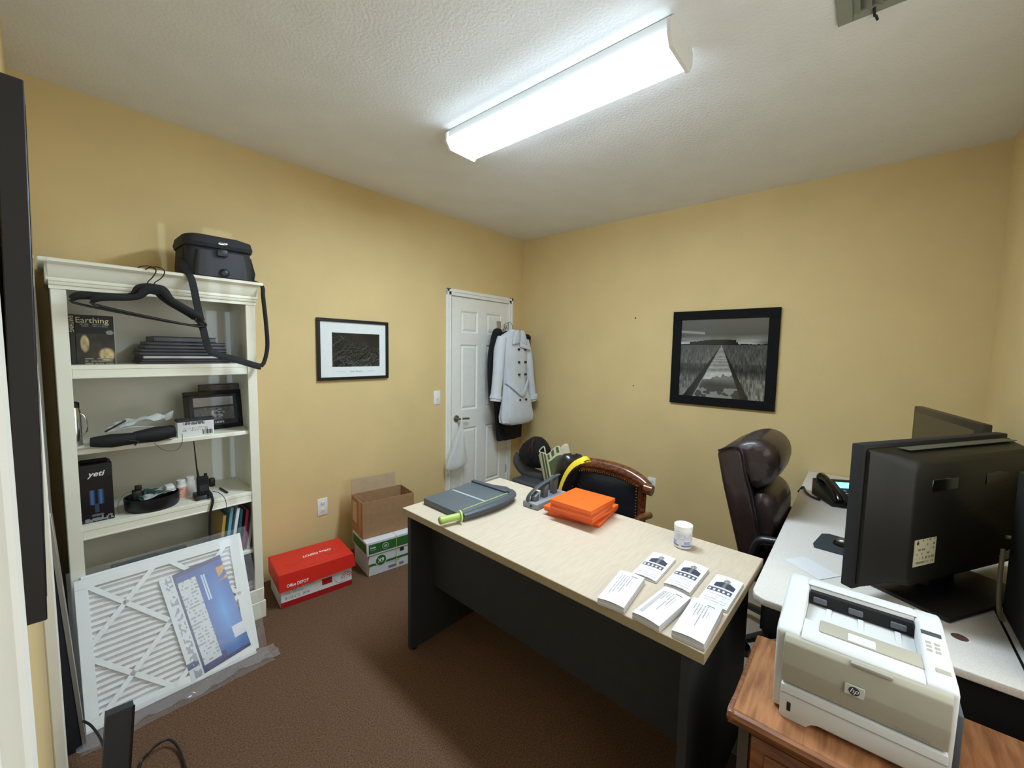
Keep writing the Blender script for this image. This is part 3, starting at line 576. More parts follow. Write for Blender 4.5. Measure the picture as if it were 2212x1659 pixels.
# ------------------------------------------------------------ wall mounted screen, leaning board, grey tower, cords at left
t=thing('wall_television','dark flat television on the near wall seen edge-on','television',(-3.495,-1.7,1.21))
mx=Mx.Translation((-3.5105,0,1.215))@Mx.Rotation(.0204,4,'Y')
part(t,'cabinet',MB().box(-.000,.0205,-2.19,-1.22,0,.603,.001,1,mx=mx),mat('tv_navy','1A1C26',.5)); part(t,'screen',MB().box(.0206,.021,-2.17,-1.24,.02,.585,mx=mx),BLKG)
t=thing('leaning_board','tall black board with a silver edge leaning in the corner beside the bookcase','board',(-3.46,-.6,0))
mx=Mx.Translation((-3.447,-.735,.0))@Mx.Rotation(-.050,4,'Y')
part(t,'panel',MB().box(-.045,-.0,0,.27,0.003,.93,.002,1,mx=mx),mat('navy_board','14151E',.6)); part(t,'edge_frame',MB().box(0,.012,-.004,.27,.003,.935,.002,1,mx=mx),SILV)
t=thing('computer_tower','dark grey slab-like case standing tilted on the carpet below the television','computer case',(-3.40,-1.15,0))
b=MB(); b.loft([[(-3.437,-1.2,0),(-3.372,-1.2,0),(-3.372,-1.17,0),(-3.437,-1.17,0)],[(-3.402,-1.2,.397),(-3.338,-1.2,.392),(-3.338,-1.17,.392),(-3.402,-1.17,.397)]]); part(t,'case',b,mat('case_grey','35373C',.6),smooth=False); part(t,'front_edge',MB().tube([(-3.372,-1.2,.003),(-3.338,-1.2,.392)],.003),BLK)
solo('black_cable',MB().tube([(-3.44,-.75,.12),(-3.42,-.80,.115),(-3.40,-.88,.09),(-3.39,-.96,.03),(-3.41,-1.1,.006),(-3.42,-1.28,.005)],.004,smooth=6),BLK,'black cord hanging down in the corner beside the leaning board','cord')
solo('black_cable',MB().tube([(-3.34,-1.25,.005),(-3.318,-1.0,.006),(-3.285,-.962,.02),(-3.25,-.955,.03),(-3.222,-.967,.025),(-3.206,-1.05,.01),(-3.215,-1.3,.005)],.0045,smooth=6),BLK,'black cord looping on the carpet right of the grey case','cord')
# ------------------------------------------------------------ cartons by the wall
def framed(o,xd,yd): return basis(o,xd,yd)
def carton_tf(p0,p1): # front-left-bottom to front-right-bottom
    a=V((p1[0]-p0[0],p1[1]-p0[1],0)); return a.length, math.atan2(a.y,a.x)
L,an=carton_tf((-2.629,-.386),(-2.209,-.446))
t=thing('copy_paper_box','white and red office supply carton with red lid on the carpet','box',(-2.629,-.386,0),an); BX=MW[t]
D=.285
b=MB(); b.box(.006,L-.006,.004,D,0,.20,.002,1,mx=BX); part(t,'carton',b,mat('carton_white','DCDCE0',.6)); part(t,'red_band',MB().box(.0055,L-.0055,.0032,.0045,.0,.035,mx=BX),REDD)
Q=lambda x,y,z_:BX@V((x,y,z_)); bxx=BX.to_3x3()@X; byy=BX.to_3x3()@Y
b=MB(); b.box(-.002,L+.004,-.004,D+.004,.205,.2085,.001,1,mx=BX)
b.loft([[Q(-.002,-.004,.206),Q(L+.004,-.004,.206),Q(L+.004,-.0005,.206),Q(-.002,-.0005,.206)],[Q(-.004,-.010,.105),Q(L+.014,-.016,.128),Q(L+.014,-.012,.128),Q(-.004,-.006,.105)]])
b.box(-.004,-.001,-.004,D+.004,.11,.206,mx=BX); b.box(L+.001,L+.004,-.004,D+.004,.125,.206,mx=BX); b.box(-.002,L+.004,D,D+.004,.12,.206,mx=BX)
part(t,'lid',b,RED)
text(t,'lettering','Office DEPOT',.036,Q(.335,.165,.2092),-bxx,-byy,WINK,'LEFT',0,sx=.82,bold=.0008)
text(t,'lettering','Office DEPOT',.027,Q(.035,-.0125,.128),bxx,Z,WINK,'LEFT',0,sx=.75,bold=.0006)
text(t,'lettering','Copy & Print',.030,Q(.03,.0035,.098),bxx,Z,mat('blue_ink','3A3E5E',.6),'LEFT',0)
text(t,'lettering','Paper  500 sheets',.014,Q(.03,.0035,.078),bxx,Z,INKG,'LEFT',0); text(t,'lettering','8 1/2 x 11  20 lb',.020,Q(.03,.0035,.048),bxx,Z,mat('blue_ink','3A3E5E',.6),'LEFT',0)
part(t,'price_patch',MB().box(.235,.295,.0028,.0042,.062,.10,mx=BX),REDD)
def arc(t,cx,cz,r,y,m,a0=0,a1=360,w_=.0015,nm='printed_ring',top=False):
    P=[]
    for k in range(25): a=math.radians(a0+(a1-a0)*k/24); P.append(Q(cx+r*math.cos(a),y,cz+r*math.sin(a)) if not top else Q(cx+r*math.cos(a),cz+r*.6*math.sin(a),y))
    part(t,nm,MB().tube(P,w_,n=5),m)
for r in (.028,.036,.018): arc(t,L-.038,.062,r,.0032,REDD,0,180)
for r in (.042,): arc(t,L-.075,.085,r,.0032,INKG,180,360,.0008)
arc(t,.10,.12,.05,.2088,REDD,180,380,.0006,'perforation',True); arc(t,.33,.12,.05,.2088,REDD,180,380,.0006,'perforation',True)
L,an=carton_tf((-2.110,-.448),(-1.80,-.498))
t=thing('copy_paper_box','white carton with green printed lid marked X9, under the brown open box','box',(-2.110,-.448,0),an); BX=MW[t]; bxx=BX.to_3x3()@X; L=.335; D=.275
part(t,'carton',MB().box(.01,L,.006,D,0,.17,.003,1,mx=BX),mat('carton_grey_white','D2D4D8',.6))
part(t,'lid',MB().box(0,L+.006,0,D+.006,.145,.238,.003,1,mx=BX),mat('carton_white','DCDCE0',.6))
part(t,'green_panel',MB().box(.012,L-.004,-.0012,.0005,.158,.222,mx=BX).box(-.0012,.0005,.012,D-.01,.158,.222,mx=BX),GRN)
part(t,'green_stripe',MB().box(.012,L-.001,.0048,.0065,.068,.083,mx=BX),GRN)
def disc(t,x,z_,r,y,m,nm): part(t,nm,MB().cyl(Q(x,y,z_),Q(x,y-.0006,z_),r,n=32),m)
disc(t,.098,.095,.040,.005,WINK,'emblem_rim'); disc(t,.098,.095,.036,.0042,GRN,'emblem'); text(t,'lettering','X9',.042,Q(.098,.0032,.081),bxx,Z,WINK,'CENTER',0,sx=.85,bold=.001)
disc(t,.128,.19,.022,-.0014,WINK,'emblem_rim'); disc(t,.128,.19,.0195,-.0021,GRN,'emblem'); text(t,'lettering','X9',.022,Q(.128,-.003,.183),bxx,Z,WINK,'CENTER',0,sx=.85,bold=.0006)
text(t,'lettering','boise',.018,Q(.022,-.0016,.194),bxx,Z,WINK,'LEFT',0,bold=.0006); text(t,'lettering','X-9 paper',.010,Q(.022,-.0016,.180),bxx,Z,WINK,'LEFT',0)
text(t,'lettering','Multi-Use Copy',.012,Q(.155,.0045,.055),bxx,Z,INKG,'LEFT',0); part(t,'printed_box',MB().box(.15,.205,.0048,.0062,.018,.036,mx=BX).box(.23,.262,.0048,.0062,.018,.036,mx=BX),INKG)
part(t,'house_mark',MB().prism([(.235,.115),(.265,.115),(.265,.133),(.25,.148),(.235,.133)],'y',.0046,.006,mx=BX),INK)
part(t,'packing_strap',MB().box(.205,.2085,-.003,-.0015,.0,.239,mx=BX).box(.205,.2085,-.003,D,.2385,.2395,mx=BX),mat('strap_yellow','C8CC7A',.5))
part(t,'torn_corner',MB().prism([(.009,.0),(.018,.06),(.010,.10),(.02,.145),(.009,.145)],'y',.0042,.0066,mx=BX),CARD)
L,an=carton_tf((-2.1,-.372),(-1.74,-.435)); L=.375
t=thing('cardboard_box','open brown cardboard box with one flap up, on the green lidded carton','box',(-2.1,-.378,.2385),an); BX=MW[t]; bxx=BX.to_3x3()@X; zb=.001; zt=.255; D=.225; w_=.004
for nm,q in (('side_wall',(0,L,0,w_)),('side_wall',(0,L,D-w_,D)),('side_wall',(0,w_,w_,D-w_)),('side_wall',(L-w_,L,w_,D-w_)),):
    part(t,nm,MB().box(*q,zb,zt,mx=BX),CARD)
part(t,'bottom_panel',MB().box(w_,L-w_,w_,D-w_,zb,zb+w_,mx=BX),CARDI)
part(t,'flap',MB().box(.0,L-.045,0,w_,0,.105,mx=BX@Mx.Translation((0,D-w_,zt))@Mx.Rotation(-.12,4,'X')),CARDI)
part(t,'packing_tape',MB().box(-.0012,.0,.03,.075,zb,zt,mx=BX),TAPE); part(t,'paper_label',MB().box(-.0016,-.001,.11,.20,.08,.225,mx=BX),mat('tan_label','C4A888',.6))
# ------------------------------------------------------------ coats, hook, bag on the door
t=thing('door_hook','chrome over-the-door hook rack holding two coats','hook',(-.36,-.03,1.74))
b=MB(); b.box(-.40,-.34,-.006,.005,1.70,1.84,.001,1); 
for x in (-.385,-.355): b.tube([(x,-.004,1.76),(x,-.05,1.745),(x,-.085,1.76),(x-.01,-.10,1.80)],.006,smooth=4)
part(t,'rack',b,CHR)
def ring_coat(cx,cy,z_,wx,wy,fold,ph,n=44,tilt=0):
    p=[]
    for k in range(n):
        a=2*math.pi*k/n; c,s_=math.cos(a),math.sin(a); q=abs(c)**.75*(1 if c>0 else -1); r=1+fold*math.sin(a*9+ph)+fold*.6*math.sin(a*5-ph*1.7)
        p.append((cx+wx*q*r,cy+wy*s_*r+tilt*q*wx,z_))
    return p
def sleeve(P,rad,flat,m,t,name='sleeve'):
    part(t,name,MB().tube(P,.05,n=16,flat=flat,smooth=5,up=(0,1,0),radii=rad),m)
t=thing('wool_coat','long black wool coat hanging behind the pale trench coat','coat',(-.33,-.08,.62))
T_=.10
b=MB(); b.loft([ring_coat(-.325,-.115,1.74,.05,.03,0,0),ring_coat(-.325,-.115,1.71,.16,.05,0,0),ring_coat(-.32,-.115,1.67,.25,.06,.01,.2),ring_coat(-.32,-.115,1.4,.24,.06,.02,.4),ring_coat(-.32,-.115,1.1,.22,.055,.04,.9),ring_coat(-.315,-.115,.8,.19,.05,.06,1.3),ring_coat(-.31,-.115,.63,.175,.05,.08,1.5)]); part(t,'coat_body',b,NAVY)
sleeve([(-.53,-.12,1.70),(-.575,-.12,1.5),(-.585,-.12,1.3),(-.57,-.12,1.1)],[.05,.055,.05,.045],.8,NAVY,t); sleeve([(-.07,-.12,1.67),(-.055,-.12,1.5),(-.052,-.12,1.3),(-.052,-.12,1.12)],[.05,.05,.045,.045],.9,NAVY,t)
part(t,'collar',MB().sph((-.525,-.13,1.715),.055,(1,.8,.8),14).sph((-.07,-.13,1.68),.05,(1,.9,.8),14),NAVY)
t=thing('trench_coat','pale grey double-breasted trench coat with tied belt hanging on the door','coat',(-.40,-.26,.81))
n=44
b=MB(); secs=[(1.745,.045,.03,0,-.50+.055),(1.72,.075,.045,0,-.445),(1.69,.15,.055,.0,-.44),(1.655,.205,.06,.01,-.435),(1.55,.19,.07,.015,-.43),(1.35,.165,.07,.025,-.415),(1.245,.155,.06,.04,-.405),(1.20,.162,.065,.04,-.40),(1.05,.20,.075,.05,-.37),(.90,.235,.08,.055,-.36),(.84,.225,.078,.06,-.357),(.815,.17,.06,.06,-.355)]
b.loft([ring_coat(cx,-.26,z_,wx,wy,fd,z_*4,tilt=.0) for (z_,wx,wy,fd,cx) in secs]); part(t,'coat_body',b,COATW)
sleeve([(-.60,-.262,1.665),(-.635,-.265,1.54),(-.655,-.27,1.35),(-.675,-.27,1.18),(-.69,-.27,1.065)],[.045,.056,.052,.05,.052],1.0,COATW,t); sleeve([(-.265,-.262,1.645),(-.225,-.27,1.5),(-.185,-.27,1.3),(-.145,-.27,1.12),(-.118,-.27,1.03)],[.045,.05,.047,.043,.044],1.0,COATW,t)
for P in ([(-.682,-.27,1.115),(-.690,-.27,1.085)],[(-.136,-.27,1.085),(-.127,-.27,1.055)]): part(t,'cuff_strap',MB().tube(P,.057,n=16),COATW)
b=MB(); 
for s_ in (-1,1):
    b.prism([(-.43+s_*.015,1.62),(-.43+s_*.10,1.60),(-.43+s_*.085,1.68),(-.43+s_*.05,1.735),(-.43+s_*.02,1.74)],'y',-.352,-.322,.006)
part(t,'collar',b,COATW); part(t,'storm_flap',MB().prism([(-.43,1.63),(-.30,1.60),(-.255,1.55),(-.33,1.56),(-.42,1.575)],'y',-.346,-.332,.004),COATW)
b=MB(); b.tube([(-.57,-.29,1.25),(-.52,-.325,1.205),(-.45,-.348,1.15),(-.395,-.355,1.115),(-.36,-.352,1.14),(-.31,-.336,1.195),(-.24,-.30,1.25)],.019,flat=.25,smooth=5,up=(0,1,0)); b.box(-.40,-.355,-.362,-.345,1.105,1.155,.006,2); part(t,'belt',b,mat('coat_shade','C2C7D0',.8,bump=.3,bscale=60))
for z_ in (1.555,1.43,1.31,1.06):
    for x in (-.435+(1.5-z_)*.06,-.335+(1.5-z_)*.05):
        part(t,'button',MB().cyl((x,-.325-.008*(z_<1.2)-.004*(z_>1.5),z_),(x,-.343,z_),.0115,n=14),INK)
part(t,'hanger_hook',MB().tube([(-.445,-.26,1.745),(-.445,-.25,1.79),(-.43,-.20,1.82),(-.41,-.13,1.81),(-.40,-.10,1.80)],.004,smooth=4),CHR)
t=thing('mesh_bag','thin translucent white plastic bag hanging from the door handle','bag',(-1.0,-.09,.44))
def br(cx,z_,wx,wy,ph): return [(cx+wx*math.cos(a)*(1+.07*math.sin(a*7+ph)),-.078+wy*math.sin(a)*(1+.12*math.sin(a*5+ph)),z_) for a in [2*math.pi*k/36 for k in range(36)]]
b=MB(); b.loft([br(-.935,.885,.010,.008,0),br(-.94,.83,.022,.014,.5),br(-.955,.75,.045,.022,1),br(-.975,.65,.075,.035,1.6),br(-.995,.56,.108,.048,2.2),br(-1.0,.50,.125,.055,2.7),br(-1.005,.465,.12,.045,3),br(-1.02,.447,.08,.03,3.2)]); part(t,'bag_body',b,BAGM)
part(t,'bag_handle',MB().tube([(-.94,-.078,.88),(-.925,-.062,.905),(-.92,-.045,.908),(-.93,-.03,.89)],.008,flat=.5),BAGM); part(t,'drawstring_tail',MB().tube([(-1.07,-.08,.455),(-1.10,-.08,.44),(-1.105,-.085,.40)],.006,n=6),SILV)
# ------------------------------------------------------------ corner task chair, black bag, tote
t=thing('task_chair','dark grey upholstered small chair tucked into the room corner','chair',(-.42,-.62,0))
b=MB(); 
GP=[(-.42,-.345,.53),(-.42,-.335,.45),(-.42,-.42,.385),(-.42,-.55,.36),(-.42,-.68,.36)]
b.tube(GP,.05,n=14,smooth=6,flat=.55,up=(1,0,0),radii=[.035,.062,.070,.060,.045]); part(t,'backrest',b,mat('grey_vinyl','4C4E52',.6,bump=.1))
part(t,'seat',MB().box(-.60,-.24,-.80,-.40,.28,.335,.025,3),mat('grey_vinyl','4C4E52',.6)); part(t,'post',MB().cyl((-.42,-.58,.06),(-.42,-.58,.29),.025),BLK)
for k in range(5):
    a=2*math.pi*k/5+.3; e=(-.42+.24*math.cos(a),-.58+.22*math.sin(a)); part(t,'leg',MB().cyl((-.42,-.58,.09),(*e,.06),.02,.014,n=10),BLK); part(t,'caster',MB().sph((*e,.026),.025,n=12),BLK)
t=thing('drawstring_bag','rumpled black fabric bag with a dark red cord heaped in the corner','bag',(-.42,-.53,.58))
b=MB(); n=26
b.loft([[(-.42+rx*math.cos(a)*(1+.07*math.sin(a*5+z_*40)),-.555+.25*(z_-.6)*-.4+ry*math.sin(a)*(1+.09*math.cos(a*4+z_*30)),z_) for a in [2*math.pi*k/n for k in range(n)]] for z_,rx,ry in ((.44,.05,.08),(.47,.09,.15),(.53,.11,.172),(.58,.12,.165),(.63,.115,.15),(.67,.10,.125),(.70,.075,.085),(.725,.04,.05))]); part(t,'bag_body',b,mat('black_cloth','121114',.9,bump=1,bscale=30))
part(t,'cord',MB().tube([(-.50,-.58,.725),(-.54,-.60,.68),(-.56,-.62,.62),(-.55,-.60,.56)],.004,smooth=4).tube([(-.50,-.60,.72),(-.55,-.585,.66),(-.555,-.57,.60)],.003,smooth=4),mat('dark_red_cord','5A2020',.7))
t=thing('tote_bag','cream canvas tote printed with dark green stripes beside the guest chair','bag',(-.52,-.8,.3))
A=V((-.56,-.615,.34)); 
p00,p10,p01,p11=V((-.51,-.735,.335)),V((-.50,-.965,.46)),V((-.51,-.655,.585)),V((-.49,-.875,.695))
def tp(u,v,o=0): 
    p=p00*(1-u)*(1-v)+p10*u*(1-v)+p01*(1-u)*v+p11*u*v; return p+V((-.05*math.sin(u*3.14)*(1-v*.5)-o,0,.02*math.sin(u*9)*v))
b=MB(); b.grid(16,14,lambda u,v:tp(u,v)); part(t,'front_panel',b,CANV,solid=.004)
b=MB(); b.grid(10,10,lambda u,v:tp(u,v)+V((.13*(1),0,0)) ); part(t,'back_panel',b,CANV,solid=.004)
def patch(u0,u1,v0,v1,m,nm): part(t,nm,MB().grid(5,6,lambda u,v:tp(u0+(u1-u0)*u,v0+(v1-v0)*v,.004)),m)
for u0,u1 in ((.16,.26),(.32,.42)): patch(u0,u1,.02,.97,OLIV,'printed_stripe')
for u0,u1 in ((.50,.58),(.66,.76),(.84,.94)): patch(u0,u1,.78,.97,OLIV,'printed_stripe')
patch(.50,.98,.20,.70,OLIV,'printed_square'); part(t,'handle',MB().tube([tp(.15,.98),tp(.05,1.0)+V((0,0,.03)),tp(.25,1.0)+V((.02,0,.045)),tp(.4,.98)],.006,smooth=4),CANV)
# ------------------------------------------------------------ guest chair
t=thing('guest_chair','mahogany framed guest chair with nailhead trimmed black leather back behind the desk','chair',(-1.2,-1.73,0))
def gx(y): q=(y+1.73)/.30; return -1.22-.06*q*q
yy=[-1.43,-1.50,-1.60,-1.73,-1.86,-1.95,-2.02]; zt_=[.800,.832,.850,.853,.845,.825,.795]
b=MB(); b.tube([(gx(y)-.005,y,z_-.015) for y,z_ in zip(yy,zt_)],.04,n=14,smooth=6,up=(0,0,1),radii=[.028,.036,.04,.042,.04,.036,.028]); b.cyl((gx(-2.03)-.03,-2.0,.79),(gx(-2.03)-.03,-2.045,.785),.030,n=18); part(t,'top_rail',b,BRZ)
b=MB()
def padf(u,v):
    y=-1.52-u*.435; z_=.44+v*(.35+.02*math.sin(u*3.14)); bu=.03*math.sin(math.pi*min(1,max(0,u)))*math.sin(math.pi*v)**.5 if 0<v<1 else 0
    return (gx(y)-.012-bu*1.1,y,z_)
b.grid(18,14,padf); part(t,'back_cushion',b,LEA,solid=.02)
b=MB()
for k in range(30): p=V(padf(k/29,1)); b.sph(p+V((-.036,0,-.004)),.0052,n=6)
for k in range(17):
    for u in (0,1): p=V(padf(u,1-k/20)); b.sph(p+V((-.036,.006*(1 if u else -1),0)),.0052,n=6)
q_=MB(); P_=[V(padf(0,1-k/12))+V((-.014,.012,0)) for k in range(12,-1,-1)]+[V(padf(k/12,1))+V((-.014,0,.008)) for k in range(1,12)]+[V(padf(1,1-k/12))+V((-.014,-.012,0)) for k in range(13)]
q_.tube(P_,.017,n=8); part(t,'inner_frame',q_,BRZ)
part(t,'nailhead_trim',b,mat('brass_nail','8A5E3A',.3,.9))
for s_,y in ((1,-1.50),(-1,-1.975)):
    b=MB(); 
    for o_ in (-.012,.0,.012): b.tube([(gx(y)-.01,y-s_*.0+o_,.80),(gx(y)-.015,y+o_-.002*s_,.66),(gx(y)-.03,y+o_+.01*s_,.52),(gx(y)-.02,y+o_,.30)],.011,smooth=4,n=8)
    part(t,'back_post',b,BRZ)
part(t,'seat',MB().box(-1.60,-1.22,-2.0,-1.48,.40,.48,.03,3),LEA)
for y in (-1.45,-2.01): part(t,'arm',MB().tube([(-1.25,y,.62),(-1.38,y,.64),(-1.52,y,.62),(-1.555,y,.56),(-1.55,y,.44)],.02,smooth=5,n=10),BRZ)
for x,y in ((-1.56,-1.51),(-1.56,-1.97),(-1.25,-1.51),(-1.25,-1.97)): part(t,'leg',MB().cyl((x,y,0.002),(x,y,.42),.018,.028,n=12),BRZ)
t=thing('leather_jacket','black leather jacket draped over the left end of the guest chair','jacket',(-1.28,-1.5,.55))
b=MB(); b.loft([[(gx(-1.47)+.0-rx*math.cos(a)*(1+.05*math.sin(a*3)),cy+ry*math.sin(a),z_+.012*math.sin(a*2)) for a in [2*math.pi*k/24 for k in range(24)]] for z_,rx,ry,cy in ((.56,.07,.055,-1.415),(.64,.072,.075,-1.435),(.72,.075,.09,-1.455),(.80,.072,.095,-1.475),(.845,.065,.085,-1.488),(.872,.045,.06,-1.50),(.88,.015,.02,-1.505))]); part(t,'leather_body',b,mat('soft_leather','1C1618',.3,coat=.3))
t=thing('yellow_strap','bright yellow webbing strap with black edges over the guest chair','strap',(-1.33,-1.52,.55))
SP=[(-1.33,-1.655,.895),(-1.40,-1.665,.906),(-1.405,-1.601,.867),(-1.405,-1.55,.806),(-1.405,-1.512,.724),(-1.405,-1.490,.64)]
part(t,'webbing',MB().tube(SP,.021,n=8,flat=.12,smooth=5,up=(1,0,.05)),YEL); part(t,'black_edging',MB().tube([V(p)+V((-.003,-.019,-.003)) for p in SP],.003,n=6,smooth=5),BLK)
# ------------------------------------------------------------ big desk
dr=math.radians(-1.488); dk=thing('office_desk','pale maple topped desk with charcoal end panels and modesty panel','desk',(-2.3233,-1.1766,0),dr-math.pi/2); 
DM=MW[dk] # local x = along desk length (toward -y), local y = depth (+x)
Lk,Wk=1.4379,.6994
part(dk,'desktop',MB().box(0,Lk,0,Wk,.712,.744,.0015,1,mx=DM),[LAM]); 
part(dk,'edge_band',MB().box(-.001,Lk+.001,-.0012,.0,.7125,.7425,mx=DM).box(Lk,Lk+.0012,0,Wk,.7125,.7425,mx=DM).box(-.0012,0,0,Wk,.7125,.7425,mx=DM),LAME)
part(dk,'end_panel',MB().box(.028,.054,.012,Wk-.03,.012,.712,mx=DM),CHAR); part(dk,'end_panel',MB().box(Lk-.062,Lk-.036,.012,Wk-.03,.012,.712,mx=DM),CHAR)
part(dk,'modesty_panel',MB().box(.054,Lk-.062,.14,.158,.31,.712,mx=DM),CHAR)
for x in (.041,Lk-.049):
    for y in (.04,Wk-.06): part(dk,'foot',MB().cyl(DM@V((x,y,0)),DM@V((x,y,.013)),.014,n=12),BLK)
zD=.7445
# paper cutter
t=thing('paper_trimmer','dark grey guillotine paper trimmer with lime handle on the desk corner','paper cutter',(-2.03,-1.36,zD)); b=MB()
b.prism([(-2.222,-1.212),(-2.232,-1.525),(-2.10,-1.545),(-1.95,-1.545),(-1.86,-1.52),(-1.808,-1.455),(-1.812,-1.40),(-1.84,-1.34),(-1.845,-1.20)],'z',zD,zD+.032,.005); part(t,'baseboard',b,mat('trimmer_grey','565E64',.5,bump=.2,bscale=500))
part(t,'fence',MB().prism([(-1.875,-1.20),(-1.85,-1.20),(-1.84,-1.34),(-1.812,-1.42),(-1.83,-1.47),(-1.878,-1.47)],'z',zD+.032,zD+.042,.003),mat('trimmer_grey_dark','464D52',.5))
part(t,'ruler_guide',MB().box(-2.045,-2.03,-1.47,-1.225,zD+.0322,zD+.0328),mat('pale_guide','9CA8A6',.5)); part(t,'cutting_line',MB().box(-2.19,-1.87,-1.479,-1.473,zD+.0322,zD+.0332),LIME)
b=MB(); b.tube([(-2.23,-1.525,zD+.03),(-2.1,-1.545,zD+.036),(-1.98,-1.545,zD+.036),(-1.88,-1.52,zD+.034),(-1.835,-1.47,zD+.034)],.02,n=10,smooth=5,flat=.6,up=(0,0,1),radii=[.014,.02,.022,.022,.018]); part(t,'blade_arm',b,mat('trimmer_grey_dark','464D52',.5))
part(t,'handle',MB().cyl((-2.345,-1.492,zD+.03),(-2.245,-1.522,zD+.032),.0175,.015,n=18,bev=.003),LIME); part(t,'hand_guard',MB().cyl((-2.250,-1.52,zD+.031),(-2.244,-1.522,zD+.031),.027,n=22),LIMEL)
# hole punch
t=thing('hole_punch','grey three-hole punch with arched lever beside the orange boxes','hole punch',(-1.76,-1.64,zD)); 
b=MB(); b.box(-1.89,-1.62,-1.695,-1.60,zD,zD+.03,.006,2); part(t,'base',b,GRYL); part(t,'dial',MB().cyl((-1.893,-1.655,zD+.015),(-1.888,-1.655,zD+.015),.007,n=14),BLK)
arcp=[(-1.885,-1.625,zD+.035),(-1.87,-1.63,zD+.062),(-1.82,-1.64,zD+.092),(-1.74,-1.65,zD+.115),(-1.66,-1.66,zD+.128)]
part(t,'lever',MB().tube(arcp,.016,n=8,flat=.28,smooth=5,up=(0,0,1)),GRYD)
for x,h_ in ((-1.855,.075),(-1.775,.10),(-1.69,.12)):
    part(t,'punch_head',MB().prism([(x-.012,zD+.028),(x+.018,zD+.028),(x+.03,zD+h_-.002),(x-.008,zD+h_-.02)],'y',-1.662,-1.632,.002),GRY); 
# orange boxes
ob=[((-1.748,-1.875),.262,.262,.020,8,'flat orange box at the very bottom of the stack of four'),((-1.768,-1.872),.265,.268,.024,1,'wide orange box second from the bottom of the stack'),((-1.812,-1.902),.226,.222,.024,4,'orange box second from the top, slightly twisted'),((-1.815,-1.908),.229,.222,.030,0,'orange box with a smooth lid on top of the stack')]
z=zD
for (cx,cy),a,c,h_,an_,lb in ob:
    t=thing('orange_box',lb,'box',(cx,cy,z),math.radians(an_),'stacked orange boxes on the desk'); mx=MW[t]
    part(t,'tray',MB().box(-a/2+.003,a/2-.003,-c/2+.003,c/2-.003,0,h_*.5,.001,1,mx=mx),ORGD); part(t,'lid',MB().box(-a/2,a/2,-c/2,c/2,h_*.42,h_-.0003,.002,2,mx=mx),ORG); z+=h_
part(t,'logo',MB().cyl((cx,cy,z-.0002),(cx,cy,z+.0004),.010,n=3),ORGD)
# jar
t=thing('supplement_jar','white plastic jar with screw lid and blue label on the desk','jar',(-1.776,-2.363,zD)); jc=(-1.776,-2.363,zD)
part(t,'jar_body',MB().lathe([(.028,0),(.0335,.004),(.0345,.01),(.0345,.066),(.031,.072),(.031,.078)],jc),WHT); part(t,'screw_lid',MB().lathe([(.0355,.073),(.0358,.076),(.0358,.094),(.033,.096)],jc,36),mat('lid_white','F2F3F2',.35))
def jl(u,v):
    if v<.12: return (.45,.50,.72) if abs((u*4)%1-.5)<.4 else (.85,.86,.9)
    if .15<v<.42 and abs((u*4)%1-.5)<.25: return (.62,.66,.82)
    if v>.5 and int(v*30)%2 and vn(u*90,int(v*30))>.45: return (.68,.70,.78)
    return (.86,.87,.9)
me_o=image(t,'paper_label',(0,0,0),X,Y,1,1,72,30,jl,PRT)
mwi=MW[t]
for v in me_o.data.vertices:
    p=mwi@v.co; a=p.x*2*math.pi; v.co=mwi.inverted()@V((jc[0]+.0350*math.cos(a),jc[1]+.0350*math.sin(a),jc[2]+.012+p.y*.052))
# brochures
def bro_front(s_):
    def f(u,v):
        if v>.93: return .55 if (.08<u<.9 and .95<v<.965 and vn(u*60,s_)>.35) else .93
        if .68<v<.9:
            if ((u-.52)/.12)**2+((v-.825)/.065)**2<1: return .45+.2*vn(u*30,v*40)
        if .57<v<.77 and abs(u-.52)<(.36 if v<.71 else .36-(v-.71)*3.5): return (.22,.23,.30) if abs(u-.52)>.05 else .45
        if .40<v<.53 and .03<u<.88: return .85 if abs(((u-.03)*6)%1-.5)<.25 and abs(v-.46)<.035 else (.30,.31,.38)
        if v<.36 and .12<u<.88 and int(v*40)%3==0 and vn(u*40,int(v*40))>.35: return .72
        return .885
    return f
def bro_back(s_):
    def f(u,v):
        k=int(u*30)
        if .12<v<.86 and .2<u<.72 and k%3==0 and v>.80-.62*h2(k,s_+3): return .60 if vn(v*60,k)>.2 else .85
        if s_==2 and .12<u<.26 and .1<v<.85: return .72
        if .88<v<.90 and .55<u<.8: return .3
        return .875
    return f
fr=[((-1.919,-2.303),(-1.917,-2.388),(-2.12,-2.388)),((-1.912,-2.416),(-1.913,-2.502),(-2.122,-2.500)),((-1.925,-2.540),(-1.927,-2.625),(-2.119,-2.613))]
bkx=[((-2.156,-2.300),(-2.147,-2.386),(-2.346,-2.381)),((-2.149,-2.428),(-2.158,-2.511),(-2.349,-2.492)),((-2.150,-2.542),(-2.148,-2.626),(-2.353,-2.609))]
nm=['left','middle','right']
